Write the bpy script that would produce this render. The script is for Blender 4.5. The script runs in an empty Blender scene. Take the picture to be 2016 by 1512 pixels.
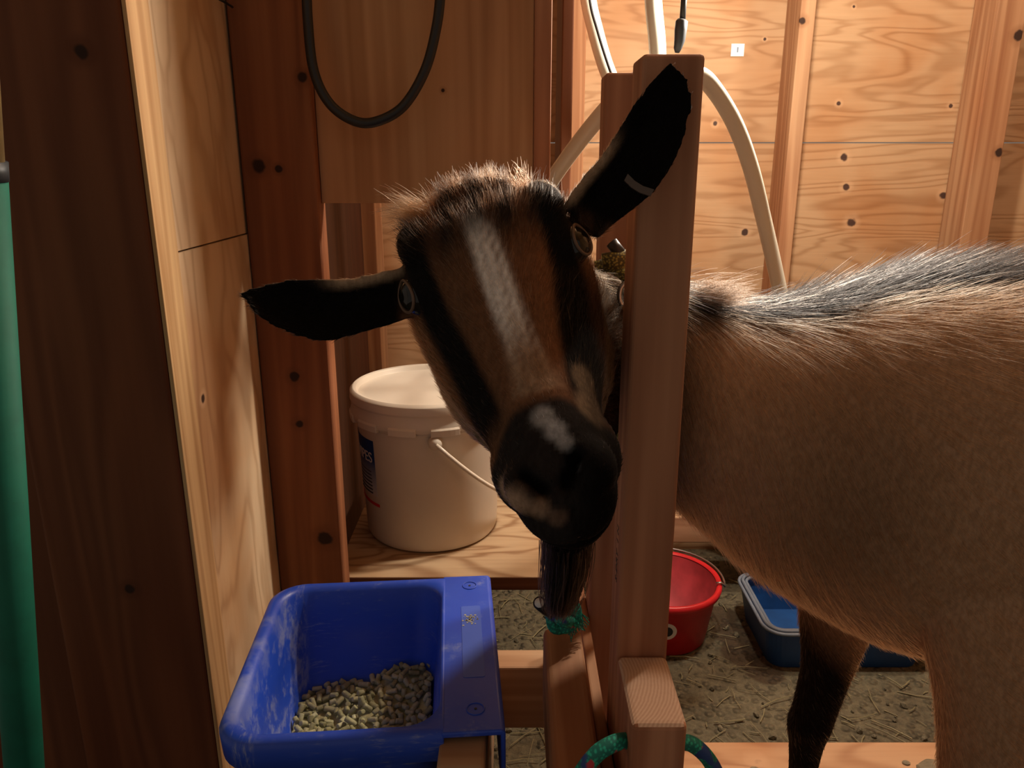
import bpy, bmesh, math, random
import numpy as np
from mathutils import Vector, Matrix, Euler

random.seed(7)
RNG = np.random.default_rng(11)
SC = bpy.context.scene
COL = SC.collection

# ------------------------------------------------------------------ camera
H = 0.966                                 # eye height above the dirt floor
PITCH = math.radians(16.1)
FPX = 1514.0
cam_d = bpy.data.cameras.new('camera')
cam_d.sensor_width = 36.0
cam_d.lens = FPX / 2016.0 * 36.0
cam_d.clip_start = 0.02
cam = bpy.data.objects.new('camera', cam_d)
COL.objects.link(cam)
cam.location = (0, 0, H)
cam.rotation_euler = (math.pi / 2 - PITCH, 0, 0)
SC.camera = cam

# ------------------------------------------------------------------ light
world = bpy.data.worlds.new('world')
SC.world = world
world.use_nodes = True
bg = world.node_tree.nodes['Background']
bg.inputs[0].default_value = (1.0, 0.86, 0.73, 1)
bg.inputs[1].default_value = 0.19


def lamp(name, loc, power, col, radius):
    d = bpy.data.lights.new(name, 'POINT')
    d.energy = power
    d.color = col
    d.shadow_soft_size = radius
    o = bpy.data.objects.new(name, d)
    o.location = loc
    COL.objects.link(o)
    return o


lamp('bulb_light', (0.40, 1.19, H + 0.265), 25.0, (1.0, 0.89, 0.75), 0.03)
lamp('ceiling_light', (0.92, 1.38, H + 1.26), 44.0, (1.0, 0.90, 0.77), 0.04)

SC.view_settings.view_transform = 'Standard'
SC.view_settings.look = 'None'
SC.view_settings.exposure = 0.0
SC.view_settings.gamma = 1.0
SC.view_settings.use_curve_mapping = False

# ------------------------------------------------------------------ helpers
ST, CT = math.sin(PITCH), math.cos(PITCH)
CR = Vector((1, 0, 0))
CU = Vector((0, ST, CT))
CF = Vector((0, CT, -ST))
CAM = Vector((0, 0, H))


def Q(px, py, t):
    """a spot in the barn seen at px,py at optical depth t (metres)"""
    return CAM + (CF + CR * ((px - 1008) / FPX) + CU * ((756 - py) / FPX)) * t


def P(px, py, D):
    """same, at horizontal distance D from the camera"""
    v = (756 - py) / FPX
    return Q(px, py, D / (CT + v * ST))


def link(name, me, mat=None, parent=None):
    o = bpy.data.objects.new(name, me)
    COL.objects.link(o)
    if mat is not None:
        me.materials.append(mat)
    if parent is not None:
        o.parent = parent
        w = Vector(parent.location)
        p = parent.parent
        while p is not None:
            w += Vector(p.location)
            p = p.parent
        o.location = -w if False else (0, 0, 0)
        # meshes are written in world coordinates: shift them into the parent's frame
        me.transform(Matrix.Translation(-w))
    return o


def obj(name, bm, mat, parent=None, smooth=False, bevel=0.0, seg=2):
    bmesh.ops.recalc_face_normals(bm, faces=bm.faces[:])
    me = bpy.data.meshes.new(name)
    bm.to_mesh(me)
    bm.free()
    for f in me.polygons:
        f.use_smooth = smooth
    o = link(name, me, mat, parent)
    if bevel > 0:
        m = o.modifiers.new('bevel', 'BEVEL')
        m.width = bevel
        m.segments = seg
        m.limit_method = 'ANGLE'
        m.harden_normals = False
    return o


def tag(o, label, cat, group=None, kind=None):
    o['label'] = label
    o['category'] = cat
    if group:
        o['group'] = group
    if kind:
        o['kind'] = kind
    return o


def structure(o, label=None, cat=None):
    o['kind'] = 'structure'
    if label:
        o['label'] = label
    if cat:
        o['category'] = cat
    return o


def empty(name, loc, label, cat, group=None):
    o = bpy.data.objects.new(name, None)
    COL.objects.link(o)
    o.location = loc
    o.empty_display_size = 0.05
    return tag(o, label, cat, group)


def add_box(bm, x0, x1, y0, y1, z0, z1, mat=None):
    vs = [bm.verts.new((x, y, z)) for z in (z0, z1) for y in (y0, y1) for x in (x0, x1)]
    for f in ((0, 1, 3, 2), (4, 6, 7, 5), (0, 4, 5, 1), (2, 3, 7, 6), (0, 2, 6, 4), (1, 5, 7, 3)):
        bm.faces.new([vs[i] for i in f])
    if mat is not None:
        for v in vs:
            v.co = mat @ v.co
    return vs


def box(x0, x1, y0, y1, z0, z1, mat=None):
    bm = bmesh.new()
    add_box(bm, x0, x1, y0, y1, z0, z1, mat)
    return bm


def add_loft(bm, rings, cap=True, closed=False):
    vr = [[bm.verts.new(p) for p in r] for r in rings]
    n = len(vr[0])
    m = len(vr)
    for i in range(m if closed else m - 1):
        a, b = vr[i], vr[(i + 1) % m]
        for j in range(n):
            k = (j + 1) % n
            bm.faces.new((a[j], a[k], b[k], b[j]))
    if cap and not closed:
        bm.faces.new(list(reversed(vr[0])))
        bm.faces.new(vr[-1])
    return vr


def catmull(pts, per=8, closed=False):
    pts = [Vector(p) for p in pts]
    n = len(pts)
    out = []
    rng = range(n) if closed else range(n - 1)
    for i in rng:
        if closed:
            p0, p1, p2, p3 = pts[(i - 1) % n], pts[i], pts[(i + 1) % n], pts[(i + 2) % n]
        else:
            p0, p1, p2, p3 = pts[max(i - 1, 0)], pts[i], pts[i + 1], pts[min(i + 2, n - 1)]
        for k in range(per):
            t = k / per
            out.append(0.5 * ((2 * p1) + (p2 - p0) * t + (2 * p0 - 5 * p1 + 4 * p2 - p3) * t * t
                              + (3 * p1 - p0 - 3 * p2 + p3) * t ** 3))
    if not closed:
        out.append(pts[-1].copy())
    return out


def frames(pts, closed=False):
    n = len(pts)
    tang = []
    for i in range(n):
        if closed:
            d = pts[(i + 1) % n] - pts[i - 1]
        else:
            d = pts[min(i + 1, n - 1)] - pts[max(i - 1, 0)]
        tang.append(d.normalized())
    ref = Vector((0, 0, 1)) if abs(tang[0].z) < 0.9 else Vector((1, 0, 0))
    u = tang[0].cross(ref).normalized()
    out = []
    for t in tang:
        u = (u - t * u.dot(t)).normalized()
        out.append((u.copy(), t.cross(u)))
    return out


def add_tube(bm, pts, r, n=12, closed=False):
    fr = frames(pts, closed)
    rings = []
    for i, p in enumerate(pts):
        rr = r(i / max(1, len(pts) - 1)) if callable(r) else r
        u, v = fr[i]
        rings.append([p + (u * math.cos(2 * math.pi * k / n) + v * math.sin(2 * math.pi * k / n)) * rr for k in range(n)])
    return add_loft(bm, rings, closed=closed)


def tube(pts, r, n=12, closed=False):
    bm = bmesh.new()
    add_tube(bm, pts, r, n, closed)
    return bm


def add_lathe(bm, prof, c, n=64):
    rings = []
    for r, z in prof:
        rings.append([Vector((c[0] + r * math.cos(2 * math.pi * k / n), c[1] + r * math.sin(2 * math.pi * k / n), c[2] + z)) for k in range(n)])
    add_loft(bm, rings, cap=True)


# ------------------------------------------------------------------ materials
class NT:
    def __init__(self, name):
        self.m = bpy.data.materials.new(name)
        self.m.use_nodes = True
        self.t = self.m.node_tree
        self.b = self.t.nodes['Principled BSDF']

    def n(self, typ, **kw):
        x = self.t.nodes.new(typ)
        for k, v in kw.items():
            setattr(x, k, v)
        return x

    def l(self, a, b):
        self.t.links.new(a, b)

    def put(self, sock, v):
        if hasattr(v, 'is_linked') or isinstance(v, bpy.types.NodeSocket):
            self.l(v, sock)
        else:
            sock.default_value = v

    def math(self, op, a, b=0.0, c=0.0, clamp=False):
        x = self.n('ShaderNodeMath', operation=op, use_clamp=clamp)
        self.put(x.inputs[0], a)
        self.put(x.inputs[1], b)
        self.put(x.inputs[2], c)
        return x.outputs[0]

    def vec(self, scale=(1, 1, 1), loc=(0, 0, 0)):
        g = self.n('ShaderNodeNewGeometry')
        mp = self.n('ShaderNodeMapping')
        mp.inputs['Scale'].default_value = scale
        mp.inputs['Location'].default_value = loc
        self.l(g.outputs['Position'], mp.inputs['Vector'])
        return mp.outputs[0]

    def noise(self, vec, scale=1.0, detail=4.0, rough=0.55, dist=0.0):
        x = self.n('ShaderNodeTexNoise')
        self.l(vec, x.inputs['Vector'])
        x.inputs['Scale'].default_value = scale
        x.inputs['Detail'].default_value = detail
        x.inputs['Roughness'].default_value = rough
        x.inputs['Distortion'].default_value = dist
        return x.outputs[0]

    def ramp(self, fac, stops):
        x = self.n('ShaderNodeValToRGB')
        self.put(x.inputs[0], fac)
        e = x.color_ramp.elements
        while len(e) < len(stops):
            e.new(0.5)
        for el, (p, c) in zip(e, stops):
            el.position = p
            el.color = (c[0], c[1], c[2], 1)
        return x.outputs[0]

    def mix(self, fac, a, b, typ='MIX'):
        x = self.n('ShaderNodeMix', data_type='RGBA', blend_type=typ)
        self.put(x.inputs[0], fac)
        for s, v in ((x.inputs[6], a), (x.inputs[7], b)):
            if isinstance(v, tuple):
                s.default_value = (v[0], v[1], v[2], 1)
            else:
                self.l(v, s)
        return x.outputs[2]

    def smooth(self, v, lo, hi, a=0.0, b=1.0):
        x = self.n('ShaderNodeMapRange', interpolation_type='SMOOTHSTEP')
        self.put(x.inputs[0], v)
        x.inputs[1].default_value = lo
        x.inputs[2].default_value = hi
        x.inputs[3].default_value = a
        x.inputs[4].default_value = b
        return x.outputs[0]

    def bump(self, h, strength=0.3, dist=0.002):
        x = self.n('ShaderNodeBump')
        x.inputs['Strength'].default_value = strength
        x.inputs['Distance'].default_value = dist
        self.l(h, x.inputs['Height'])
        self.l(x.outputs[0], self.b.inputs['Normal'])

    def col(self, c):
        if isinstance(c, tuple):
            self.b.inputs['Base Color'].default_value = (c[0], c[1], c[2], 1)
        else:
            self.l(c, self.b.inputs['Base Color'])

    def rough(self, r):
        self.put(self.b.inputs['Roughness'], r)


def plain(name, c, rough=0.5, metal=0.0, var=0.0, vscale=30, spec=0.5):
    t = NT(name)
    if var > 0:
        nz = t.noise(t.vec(), vscale, 4)
        lo = tuple(max(0, k * (1 - var)) for k in c)
        hi = tuple(min(1, k * (1 + var)) for k in c)
        t.col(t.ramp(nz, [(0.3, lo), (0.7, hi)]))
    else:
        t.col(c)
    t.rough(rough)
    t.b.inputs['Metallic'].default_value = metal
    t.b.inputs['Specular IOR Level'].default_value = spec
    return t.m


def knot_mask(t, knots):
    """dark core of each knot / nail hole and its pale rim"""
    core = halo = None
    g = t.n('ShaderNodeNewGeometry').outputs['Position']
    wob = t.noise(t.vec(), 60, 2)
    for (x, y, z, r) in knots:
        d = t.n('ShaderNodeVectorMath', operation='DISTANCE')
        t.l(g, d.inputs[0])
        d.inputs[1].default_value = (x, y, z)
        q = t.math('DIVIDE', d.outputs['Value'], r)
        q = t.math('ADD', q, t.math('MULTIPLY', t.math('SUBTRACT', wob, 0.5), 0.9))
        c = t.smooth(q, 0.55, 1.0, 1, 0)
        hl = t.smooth(q, 1.0, 2.2, 1, 0)
        core = c if core is None else t.math('MAXIMUM', core, c)
        halo = hl if halo is None else t.math('MAXIMUM', halo, hl)
    return core, halo


def lumber(name, axis='z', light=(0.42, 0.235, 0.115), dark=(0.25, 0.115, 0.05), knots=(), offs=(0, 0, 0), gs=1.0, across=None):
    """sawn softwood: long fine grain along one axis with broader rings"""
    t = NT(name)
    k = {'x': 0, 'y': 1, 'z': 2}[axis]
    s1 = [70 * gs] * 3
    s1[k] = 1.6
    s2 = [16 * gs] * 3
    s2[k] = 0.7
    fine = t.noise(t.vec(tuple(s1), offs), 1, 3, 0.6)
    broad = t.noise(t.vec(tuple(s2), offs), 1, 2, 0.5, 0.4)
    ring = t.math('SINE', t.math('MULTIPLY', broad, 46))
    ring = t.math('MULTIPLY_ADD', ring, 0.5, 0.5)
    f = t.math('ADD', t.math('MULTIPLY', fine, 0.62), t.math('MULTIPLY', ring, 0.30))
    c = t.ramp(f, [(0.24, light), (0.78, dark)])
    tint = t.noise(t.vec((5, 5, 1.5), offs), 1, 2)
    c = t.mix(t.smooth(tint, 0.35, 0.7), c, (0.9, 0.72, 0.62), 'MULTIPLY')
    if knots:
        core, halo = knot_mask(t, knots)
        c = t.mix(t.math('MULTIPLY', halo, 0.45), c, (dark[0] * 0.8, dark[1] * 0.7, dark[2] * 0.6))
        c = t.mix(core, c, (0.035, 0.015, 0.008))
    t.col(c)
    t.rough(0.72)
    t.b.inputs['Specular IOR Level'].default_value = 0.25
    t.bump(fine, 0.25, 0.0012)
    return t.m


def plywood(name, axis='x', light=(0.60, 0.36, 0.17), dark=(0.36, 0.17, 0.065), knots=(), offs=(0, 0, 0), freq=30, stretch=5.0, fine_amt=0.35, wild=1.0):
    """rotary cut veneer: wandering cathedral contours"""
    t = NT(name)
    k = {'x': 0, 'y': 1, 'z': 2}[axis]
    s = [7.5] * 3
    s[k] = 7.5 / stretch
    w = t.noise(t.vec(tuple(s), offs), 1, 3, 0.45 * wild, 0.6)
    lines = t.math('MULTIPLY_ADD', t.math('SINE', t.math('MULTIPLY', w, freq * 3.0)), 0.5, 0.5)
    lines = t.math('POWER', lines, 3.0)
    s2 = [120] * 3
    s2[k] = 5
    fine = t.noise(t.vec(tuple(s2), offs), 1, 3, 0.6)
    blot = t.noise(t.vec((4, 4, 4), offs), 1, 3)
    f = t.math('ADD', t.math('MULTIPLY', lines, 0.55), t.math('MULTIPLY', t.math('SUBTRACT', fine, 0.3), fine_amt))
    c = t.ramp(f, [(0.0, light), (0.75, dark)])
    c = t.mix(t.smooth(blot, 0.42, 0.72), c, (0.88, 0.70, 0.55), 'MULTIPLY')
    if knots:
        core, halo = knot_mask(t, knots)
        c = t.mix(t.math('MULTIPLY', halo, 0.35), c, (min(1, light[0] * 1.25), light[1] * 1.25, light[2] * 1.3))
        c = t.mix(core, c, (0.06, 0.028, 0.018))
    t.col(c)
    t.rough(0.66)
    t.b.inputs['Specular IOR Level'].default_value = 0.3
    t.bump(t.math('ADD', fine, t.math('MULTIPLY', lines, -0.5)), 0.3, 0.0012)
    return t.m


def wallpt(px, py, D, r):
    p = P(px, py, D)
    return (p.x, p.y, p.z, r)


WK = [wallpt(*a) for a in ((1662, 310, 1.8, .010), (1666, 368, 1.8, .0095), (1857, 385, 1.8, .0095), (1676, 438, 1.8, .012), (1467, 457, 1.8, .010),
                           (1651, 203, 1.8, .006), (1872, 208, 1.8, .006), (1408, 243, 1.8, .006), (1506, 77, 1.8, .004), (1681, 13, 1.8, .004), (795, 428, 1.8, .014), (1146, 170, 1.8, .004))]
M = {}
M['wall_ply'] = plywood('wall_plywood', 'x', (0.47, 0.285, 0.150), (0.33, 0.175, 0.080), WK, (0.3, 0, 0.2), 34, 6.0)
M['left_ply'] = plywood('left_wall_plywood', 'z', (0.66, 0.49, 0.31), (0.48, 0.32, 0.185),
                        [wallpt(363, 180, .785, .010), wallpt(398, 785, .785, .006), wallpt(405, 990, .785, .006), wallpt(441, 1265, .80, .006)], (0.9, 0, 0.1), 16, 3.0, 0.25)
M['panel_ply'] = lumber('panel_veneer', 'z', (0.56, 0.345, 0.185), (0.40, 0.215, 0.10), [wallpt(872, 178, .985, .003)], (0.4, 0, 0), 0.8)
M['shelf_ply'] = plywood('shelf_plywood', 'x', (0.47, 0.335, 0.20), (0.24, 0.13, 0.062), (), (1.7, 0.4, 0), 26, 3.0, 0.5)
M['deck_ply'] = plywood('deck_plywood', 'x', (0.52, 0.31, 0.17), (0.36, 0.18, 0.09), [wallpt(1490, 1488, .97, .012)], (2.7, 0.9, 0), 14, 4.0, 0.4)
M['ceil_ply'] = plywood('ceiling_plywood', 'x', (0.60, 0.38, 0.19), (0.42, 0.22, 0.09))
M['stud'] = lumber('stud_wood', 'z', (0.45, 0.265, 0.14), (0.27, 0.125, 0.058), [wallpt(1967, 300, 1.71, .010), wallpt(2005, 70, 1.71, .012), wallpt(1580, 40, 1.71, .008)], (0.1, 0.5, 0))
M['post'] = lumber('stanchion_wood', 'z', (0.54, 0.275, 0.155), (0.33, 0.14, 0.072), [], (0.6, 0.2, 0), 0.9)
M['post_y'] = lumber('crossbar_wood', 'y', (0.44, 0.225, 0.115), (0.27, 0.11, 0.05), [], (0.2, 0.7, 0), 0.9)
M['rail'] = lumber('rail_wood', 'x', (0.52, 0.36, 0.22), (0.34, 0.19, 0.10), [], (0.8, 0.3, 0), 0.9)
M['dark_board'] = lumber('brown_board_wood', 'z', (0.20, 0.073, 0.031), (0.12, 0.040, 0.017), [wallpt(160, 102, .71, .008), wallpt(255, 1160, .71, .007)], (0.15, 0.1, 0), 0.7)  # shade on the camera-facing boards painted into this darker wood
M['brown_post'] = lumber('brown_post_wood', 'z', (0.33, 0.14, 0.062), (0.20, 0.075, 0.034),
                         [wallpt(580, 742, .97, .008), wallpt(590, 835, .97, .007), wallpt(508, 325, .97, .010), wallpt(548, 333, .97, .005), wallpt(640, 1060, .97, .013), wallpt(595, 152, .97, .007)], (0.55, 0, 0.3), 0.8)
M['edge'] = lumber('lit_edge_wood', 'z', (0.66, 0.44, 0.22), (0.40, 0.22, 0.09), [], (0.35, 0.3, 0), 1.5)  # paler copy of the board wood for its lit side


def end_grain():
    t = NT('end_grain_wood')
    g = t.vec((1, 1, 0), (-0.02, -0.53, 0))
    ln = t.n('ShaderNodeVectorMath', operation='LENGTH')
    t.l(g, ln.inputs[0])
    wob = t.noise(t.vec((40, 40, 40)), 1, 2)
    d = t.math('ADD', ln.outputs['Value'], t.math('MULTIPLY', wob, 0.004))
    s = t.math('MULTIPLY_ADD', t.math('SINE', t.math('MULTIPLY', d, 2400)), 0.5, 0.5)
    nz = t.noise(t.vec((300, 300, 300)), 1, 2)
    f = t.math('ADD', t.math('MULTIPLY', s, 0.6), t.math('MULTIPLY', nz, 0.4))
    t.col(t.ramp(f, [(0.2, (0.58, 0.39, 0.27)), (0.9, (0.46, 0.28, 0.18))]))
    t.rough(0.8)
    return t.m


M['end'] = end_grain()


def dirt():
    t = NT('dirt_floor')
    v = t.vec()
    big = t.noise(v, 6, 5, 0.6)
    sm = t.noise(v, 70, 5, 0.65)
    vo = t.n('ShaderNodeTexVoronoi')
    t.l(v, vo.inputs['Vector'])
    vo.inputs['Scale'].default_value = 55
    peb = t.smooth(vo.outputs['Distance'], 0.1, 0.55, 1, 0)
    f = t.math('ADD', t.math('MULTIPLY', big, 0.45), t.math('MULTIPLY', sm, 0.55))
    c = t.ramp(f, [(0.28, (0.055, 0.046, 0.028)), (0.5, (0.125, 0.105, 0.062)), (0.72, (0.22, 0.19, 0.115))])
    # the dark brown patch beside the tub
    brown_patch = None
    g = t.n('ShaderNodeNewGeometry').outputs['Position']
    for (x, y, r) in ((0.468, 1.43, 0.042), (0.480, 1.36, 0.05), (0.465, 1.50, 0.038), (0.500, 1.30, 0.04)):
        d = t.n('ShaderNodeVectorMath', operation='DISTANCE')
        t.l(g, d.inputs[0])
        d.inputs[1].default_value = (x, y, 0)
        q = t.math('ADD', t.math('DIVIDE', d.outputs['Value'], r), t.math('MULTIPLY', t.math('SUBTRACT', big, 0.5), 0.8))
        w = t.smooth(q, 0.85, 1.1, 1, 0)
        brown_patch = w if brown_patch is None else t.math('MAXIMUM', brown_patch, w)
    c = t.mix(t.math('MULTIPLY', brown_patch, 0.75), c, (0.045, 0.022, 0.008))
    t.col(c)
    t.rough(0.9)
    t.bump(t.math('ADD', t.math('MULTIPLY', sm, 0.8), t.math('ADD', peb, big)), 0.9, 0.012)
    return t.m


M['dirt'] = dirt()
M['white_plastic'] = plain('white_bucket_plastic', (0.68, 0.60, 0.49), 0.38, 0, 0.05, 12)
M['black_rubber'] = plain('black_rubber', (0.012, 0.012, 0.013), 0.45)
M['dark_plastic'] = plain('dark_grey_plastic', (0.035, 0.04, 0.045), 0.5)
M['hose'] = plain('milky_hose', (0.66, 0.64, 0.53), 0.35, 0, 0.04, 8)
M['hose'].node_tree.nodes['Principled BSDF'].inputs['Subsurface Weight'].default_value = 0.15
M['hose'].node_tree.nodes['Principled BSDF'].inputs['Subsurface Radius'].default_value = (0.01, 0.01, 0.008)
M['green_metal'] = plain('green_coated_handle', (0.0, 0.135, 0.082), 0.7, 0, 0.12, 40)
M['handle_wood'] = plain('worn_handle_wood', (0.34, 0.22, 0.08), 0.6, 0, 0.2, 60)
M['wire'] = plain('galvanised_wire', (0.45, 0.45, 0.45), 0.35, 1.0)
M['red'] = plain('red_bucket_plastic', (0.55, 0.012, 0.018), 0.35, 0, 0.12, 25)
M['red_in'] = plain('dusty_red_plastic', (0.42, 0.05, 0.06), 0.6, 0, 0.3, 18)
M['sticker'] = plain('white_paper', (0.75, 0.73, 0.68), 0.6)
M['ink'] = plain('dark_ink', (0.02, 0.02, 0.022), 0.6)
M['tub_blue'] = plain('blue_tub_plastic', (0.008, 0.06, 0.22), 0.45, 0, 0.2, 20)
M['tub_grey'] = plain('grey_tub_plastic', (0.16, 0.20, 0.26), 0.5, 0, 0.15, 20)
M['label_white'] = plain('label_white', (0.72, 0.66, 0.6), 0.5)
M['label_red'] = plain('label_red', (0.6, 0.03, 0.03), 0.5)
M['straw'] = plain('straw', (0.23, 0.20, 0.105), 0.7, 0, 0.35, 9)


def feeder_mat():
    t = NT('blue_feeder_plastic')
    v = t.vec()
    scr = t.noise(t.vec((40, 40, 260)), 1, 5, 0.75)
    patch = t.noise(v, 22, 4, 0.6)
    dust = t.math('MULTIPLY', t.smooth(scr, 0.50, 0.72), t.smooth(patch, 0.46, 0.66))
    # dust caked on the inner side where the feed slides
    sp = t.n('ShaderNodeSeparateXYZ')
    t.l(t.n('ShaderNodeNewGeometry').outputs['Position'], sp.inputs[0])
    u = t.math('ADD', t.math('MULTIPLY', t.math('SUBTRACT', sp.outputs[0], -0.1365), math.cos(math.radians(4.5))), t.math('MULTIPLY', t.math('SUBTRACT', sp.outputs[1], 0.645), math.sin(math.radians(4.5))))
    side = t.math('MULTIPLY', t.smooth(u, -0.1045, -0.1000), t.smooth(u, -0.080, -0.086))
    st2 = t.noise(t.vec((300, 60, 60)), 1, 4, 0.7)
    side = t.math('MULTIPLY', side, t.smooth(t.math('ADD', t.math('MULTIPLY', st2, 0.6), t.math('MULTIPLY', patch, 0.5)), 0.50, 0.66))
    rimd = t.math('MULTIPLY', t.smooth(u, -0.088, -0.112), t.math('MULTIPLY', t.smooth(patch, 0.45, 0.62), 0.8))
    dust = t.math('MAXIMUM', dust, t.math('MAXIMUM', side, rimd))
    c = t.mix(t.math('MULTIPLY', dust, 0.55), (0.020, 0.075, 0.55), (0.33, 0.38, 0.52))
    t.col(c)
    t.rough(t.smooth(patch, 0.3, 0.7, 0.32, 0.55))
    t.bump(scr, 0.08, 0.001)
    return t.m


M['feeder'] = feeder_mat()


def pellet_mat():
    t = NT('feed_pellet')
    oi = t.n('ShaderNodeObjectInfo')
    nz = t.noise(t.vec(), 260, 4, 0.6)
    f = t.math('ADD', t.math('MULTIPLY', oi.outputs['Random'], 0.45), t.math('MULTIPLY', nz, 0.6))
    t.col(t.ramp(f, [(0.2, (0.20, 0.18, 0.075)), (0.5, (0.36, 0.34, 0.17)), (0.85, (0.56, 0.54, 0.32))]))
    t.rough(0.8)
    t.bump(nz, 0.5, 0.001)
    return t.m


M['pellet'] = pellet_mat()


def rope_mat(name, base, alt, fleck=None, sc=420, dark=None):
    t = NT(name)
    g = t.n('ShaderNodeNewGeometry').outputs['Position']
    w = t.n('ShaderNodeTexVoronoi')
    mp = t.n('ShaderNodeMapping')
    mp.inputs['Rotation'].default_value = (0.6, 0.5, 0.7)
    mp.inputs['Scale'].default_value = (1, 0.6, 1)
    t.l(g, mp.inputs[0])
    t.l(mp.outputs[0], w.inputs['Vector'])
    w.inputs['Scale'].default_value = sc
    c = t.mix(t.smooth(w.outputs['Distance'], 0.25, 0.6), base, alt)
    if fleck:
        nz = t.noise(t.vec(), 75, 1)
        c = t.mix(t.smooth(nz, 0.62, 0.66), c, fleck)
    if dark:
        nz = t.noise(t.vec((1, 1, 1), (3, 1, 2)), 60, 1)
        c = t.mix(t.smooth(nz, 0.58, 0.64), c, dark)
    t.col(c)
    t.rough(0.7)
    t.bump(w.outputs['Distance'], -0.6, 0.002)
    return t.m


M['rope'] = rope_mat('green_braided_rope', (0.015, 0.44, 0.29), (0.006, 0.17, 0.13), (0.5, 0.04, 0.05), 420, (0.02, 0.06, 0.22))
M['collar'] = rope_mat('olive_braided_cord', (0.30, 0.27, 0.06), (0.06, 0.05, 0.015), None, 500)
M['collar_brown'] = rope_mat('brown_braided_cord', (0.16, 0.10, 0.035), (0.05, 0.03, 0.01), None, 600)

# ------------------------------------------------------------------ setting
ZT = 2.35
structure(obj('floor', box(-1.4, 2.3, -0.9, 1.83, -0.03, 0.0), M['dirt']))
bm = bmesh.new()
seam = P(1500, 281, 1.8).z
add_box(bm, -1.4, 2.3, 1.80, 1.82, 0.0, seam - 0.0012)
add_box(bm, -1.4, 2.3, 1.80, 1.82, seam + 0.0012, ZT)
structure(obj('wall_back', bm, M['wall_ply']))
structure(obj('ceiling', box(-1.4, 2.3, -0.9, 1.83, ZT, ZT + 0.02), M['ceil_ply']))
structure(obj('wall_right', box(2.28, 2.30, -0.9, 1.80, 0, ZT), M['ceil_ply']))
XL = -0.33
zs = P(420, 478, 0.86).z
bm = bmesh.new()
add_box(bm, XL - 0.018, XL, 0.757, 1.80, 0.0, zs - 0.0010)
add_box(bm, XL - 0.018, XL - 0.0015, 0.757, 1.80, zs + 0.0008, ZT)
structure(obj('wall_left', bm, M['left_ply']))

structure(obj('darkening_board', box(XL - 0.0008, XL + 0.004, 1.0095, 1.70, 0.0, ZT), lumber('wall_darkening_wood', 'z', (0.10, 0.042, 0.02), (0.06, 0.024, 0.012))))  # dark board added to darken this stretch of the left wall
# wall studs
for i, (x0, x1, lab) in enumerate(((0.122, 0.152, 'pale wall stud beside the dark upright board, left end of the back wall'),
                                   (0.586, 0.617, 'wall stud with brown side standing right of the white hose'),
                                   (0.985, 1.045, 'wide pale wall stud at the right edge of the back wall'),
                                   (-0.331, -0.298, 'narrow reddish corner stud behind the white bucket'))):
    o = obj('wall_stud', box(x0, x1, 1.71, 1.7995, 0.0, ZT), M['stud'], bevel=0.002)
    tag(o, lab, 'stud', 'studs of the back wall')
    o['kind'] = 'structure'

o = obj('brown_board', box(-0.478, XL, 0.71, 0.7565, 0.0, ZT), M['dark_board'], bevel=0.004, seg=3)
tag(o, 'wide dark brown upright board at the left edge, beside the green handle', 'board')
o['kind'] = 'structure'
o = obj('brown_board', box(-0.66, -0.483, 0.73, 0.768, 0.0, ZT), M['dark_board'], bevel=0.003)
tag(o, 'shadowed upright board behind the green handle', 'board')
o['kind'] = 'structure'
# wide board's right side, its lit tone painted as a paler strip
o = obj('lit_edge_strip', box(XL + 0.0003, XL + 0.0045, 0.712, 0.757, 0.0, ZT), M['edge'], bevel=0.001)
tag(o, 'pale wooden strip painted as the lit side of the brown board, beside the plywood', 'trim')
o['kind'] = 'structure'

o = obj('upright_post', box(XL + 0.0008, -0.238, 0.97, 1.008, 0.0, ZT), M['brown_post'], bevel=0.004, seg=3)
tag(o, 'reddish brown upright post with dark knots, left of the plywood partition', 'post')
o['kind'] = 'structure'

zp = P(700, 400, 0.985).z
pn = empty('plywood_partition', (-0.1, 0.99, zp), 'brown plywood partition sheet beside the brown post, behind the black cable loop', 'partition')
obj('panel_sheet', box(-0.2375, 0.026, 0.985, 1.0, zp, ZT), M['panel_ply'], pn, bevel=0.001)
obj('edge_trim', box(0.0262, 0.047, 0.983, 1.02, zp - 0.01, ZT), M['post'], pn, bevel=0.002)
o = obj('upright_board', box(0.078, 0.096, 1.30, 1.46, H - 0.50, ZT), M['dark_board'], bevel=0.002)  # deepened and lengthened out of sight to shade the left wall
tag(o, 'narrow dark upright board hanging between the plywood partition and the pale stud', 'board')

# low ledge along the back wall
lg = empty('wall_ledge', (0.6, 1.7, 0.0), 'low wooden ledge along the back wall behind the red bucket', 'ledge')
zl = P(1345, 1010, 1.60).z
obj('ledge_top', box(0.16, 2.2, 1.60, 1.709, zl - 0.02, zl), M['rail'], lg, bevel=0.002)
obj('front_rail', box(0.16, 2.2, 1.58, 1.5995, zl - 0.065, zl - 0.0005), M['rail'], lg, bevel=0.003)
for x in (0.17, 1.2, 2.1):
    obj('leg', box(x, x + 0.038, 1.61, 1.70, 0.0, zl - 0.0205), M['rail'], lg, bevel=0.002)

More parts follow.
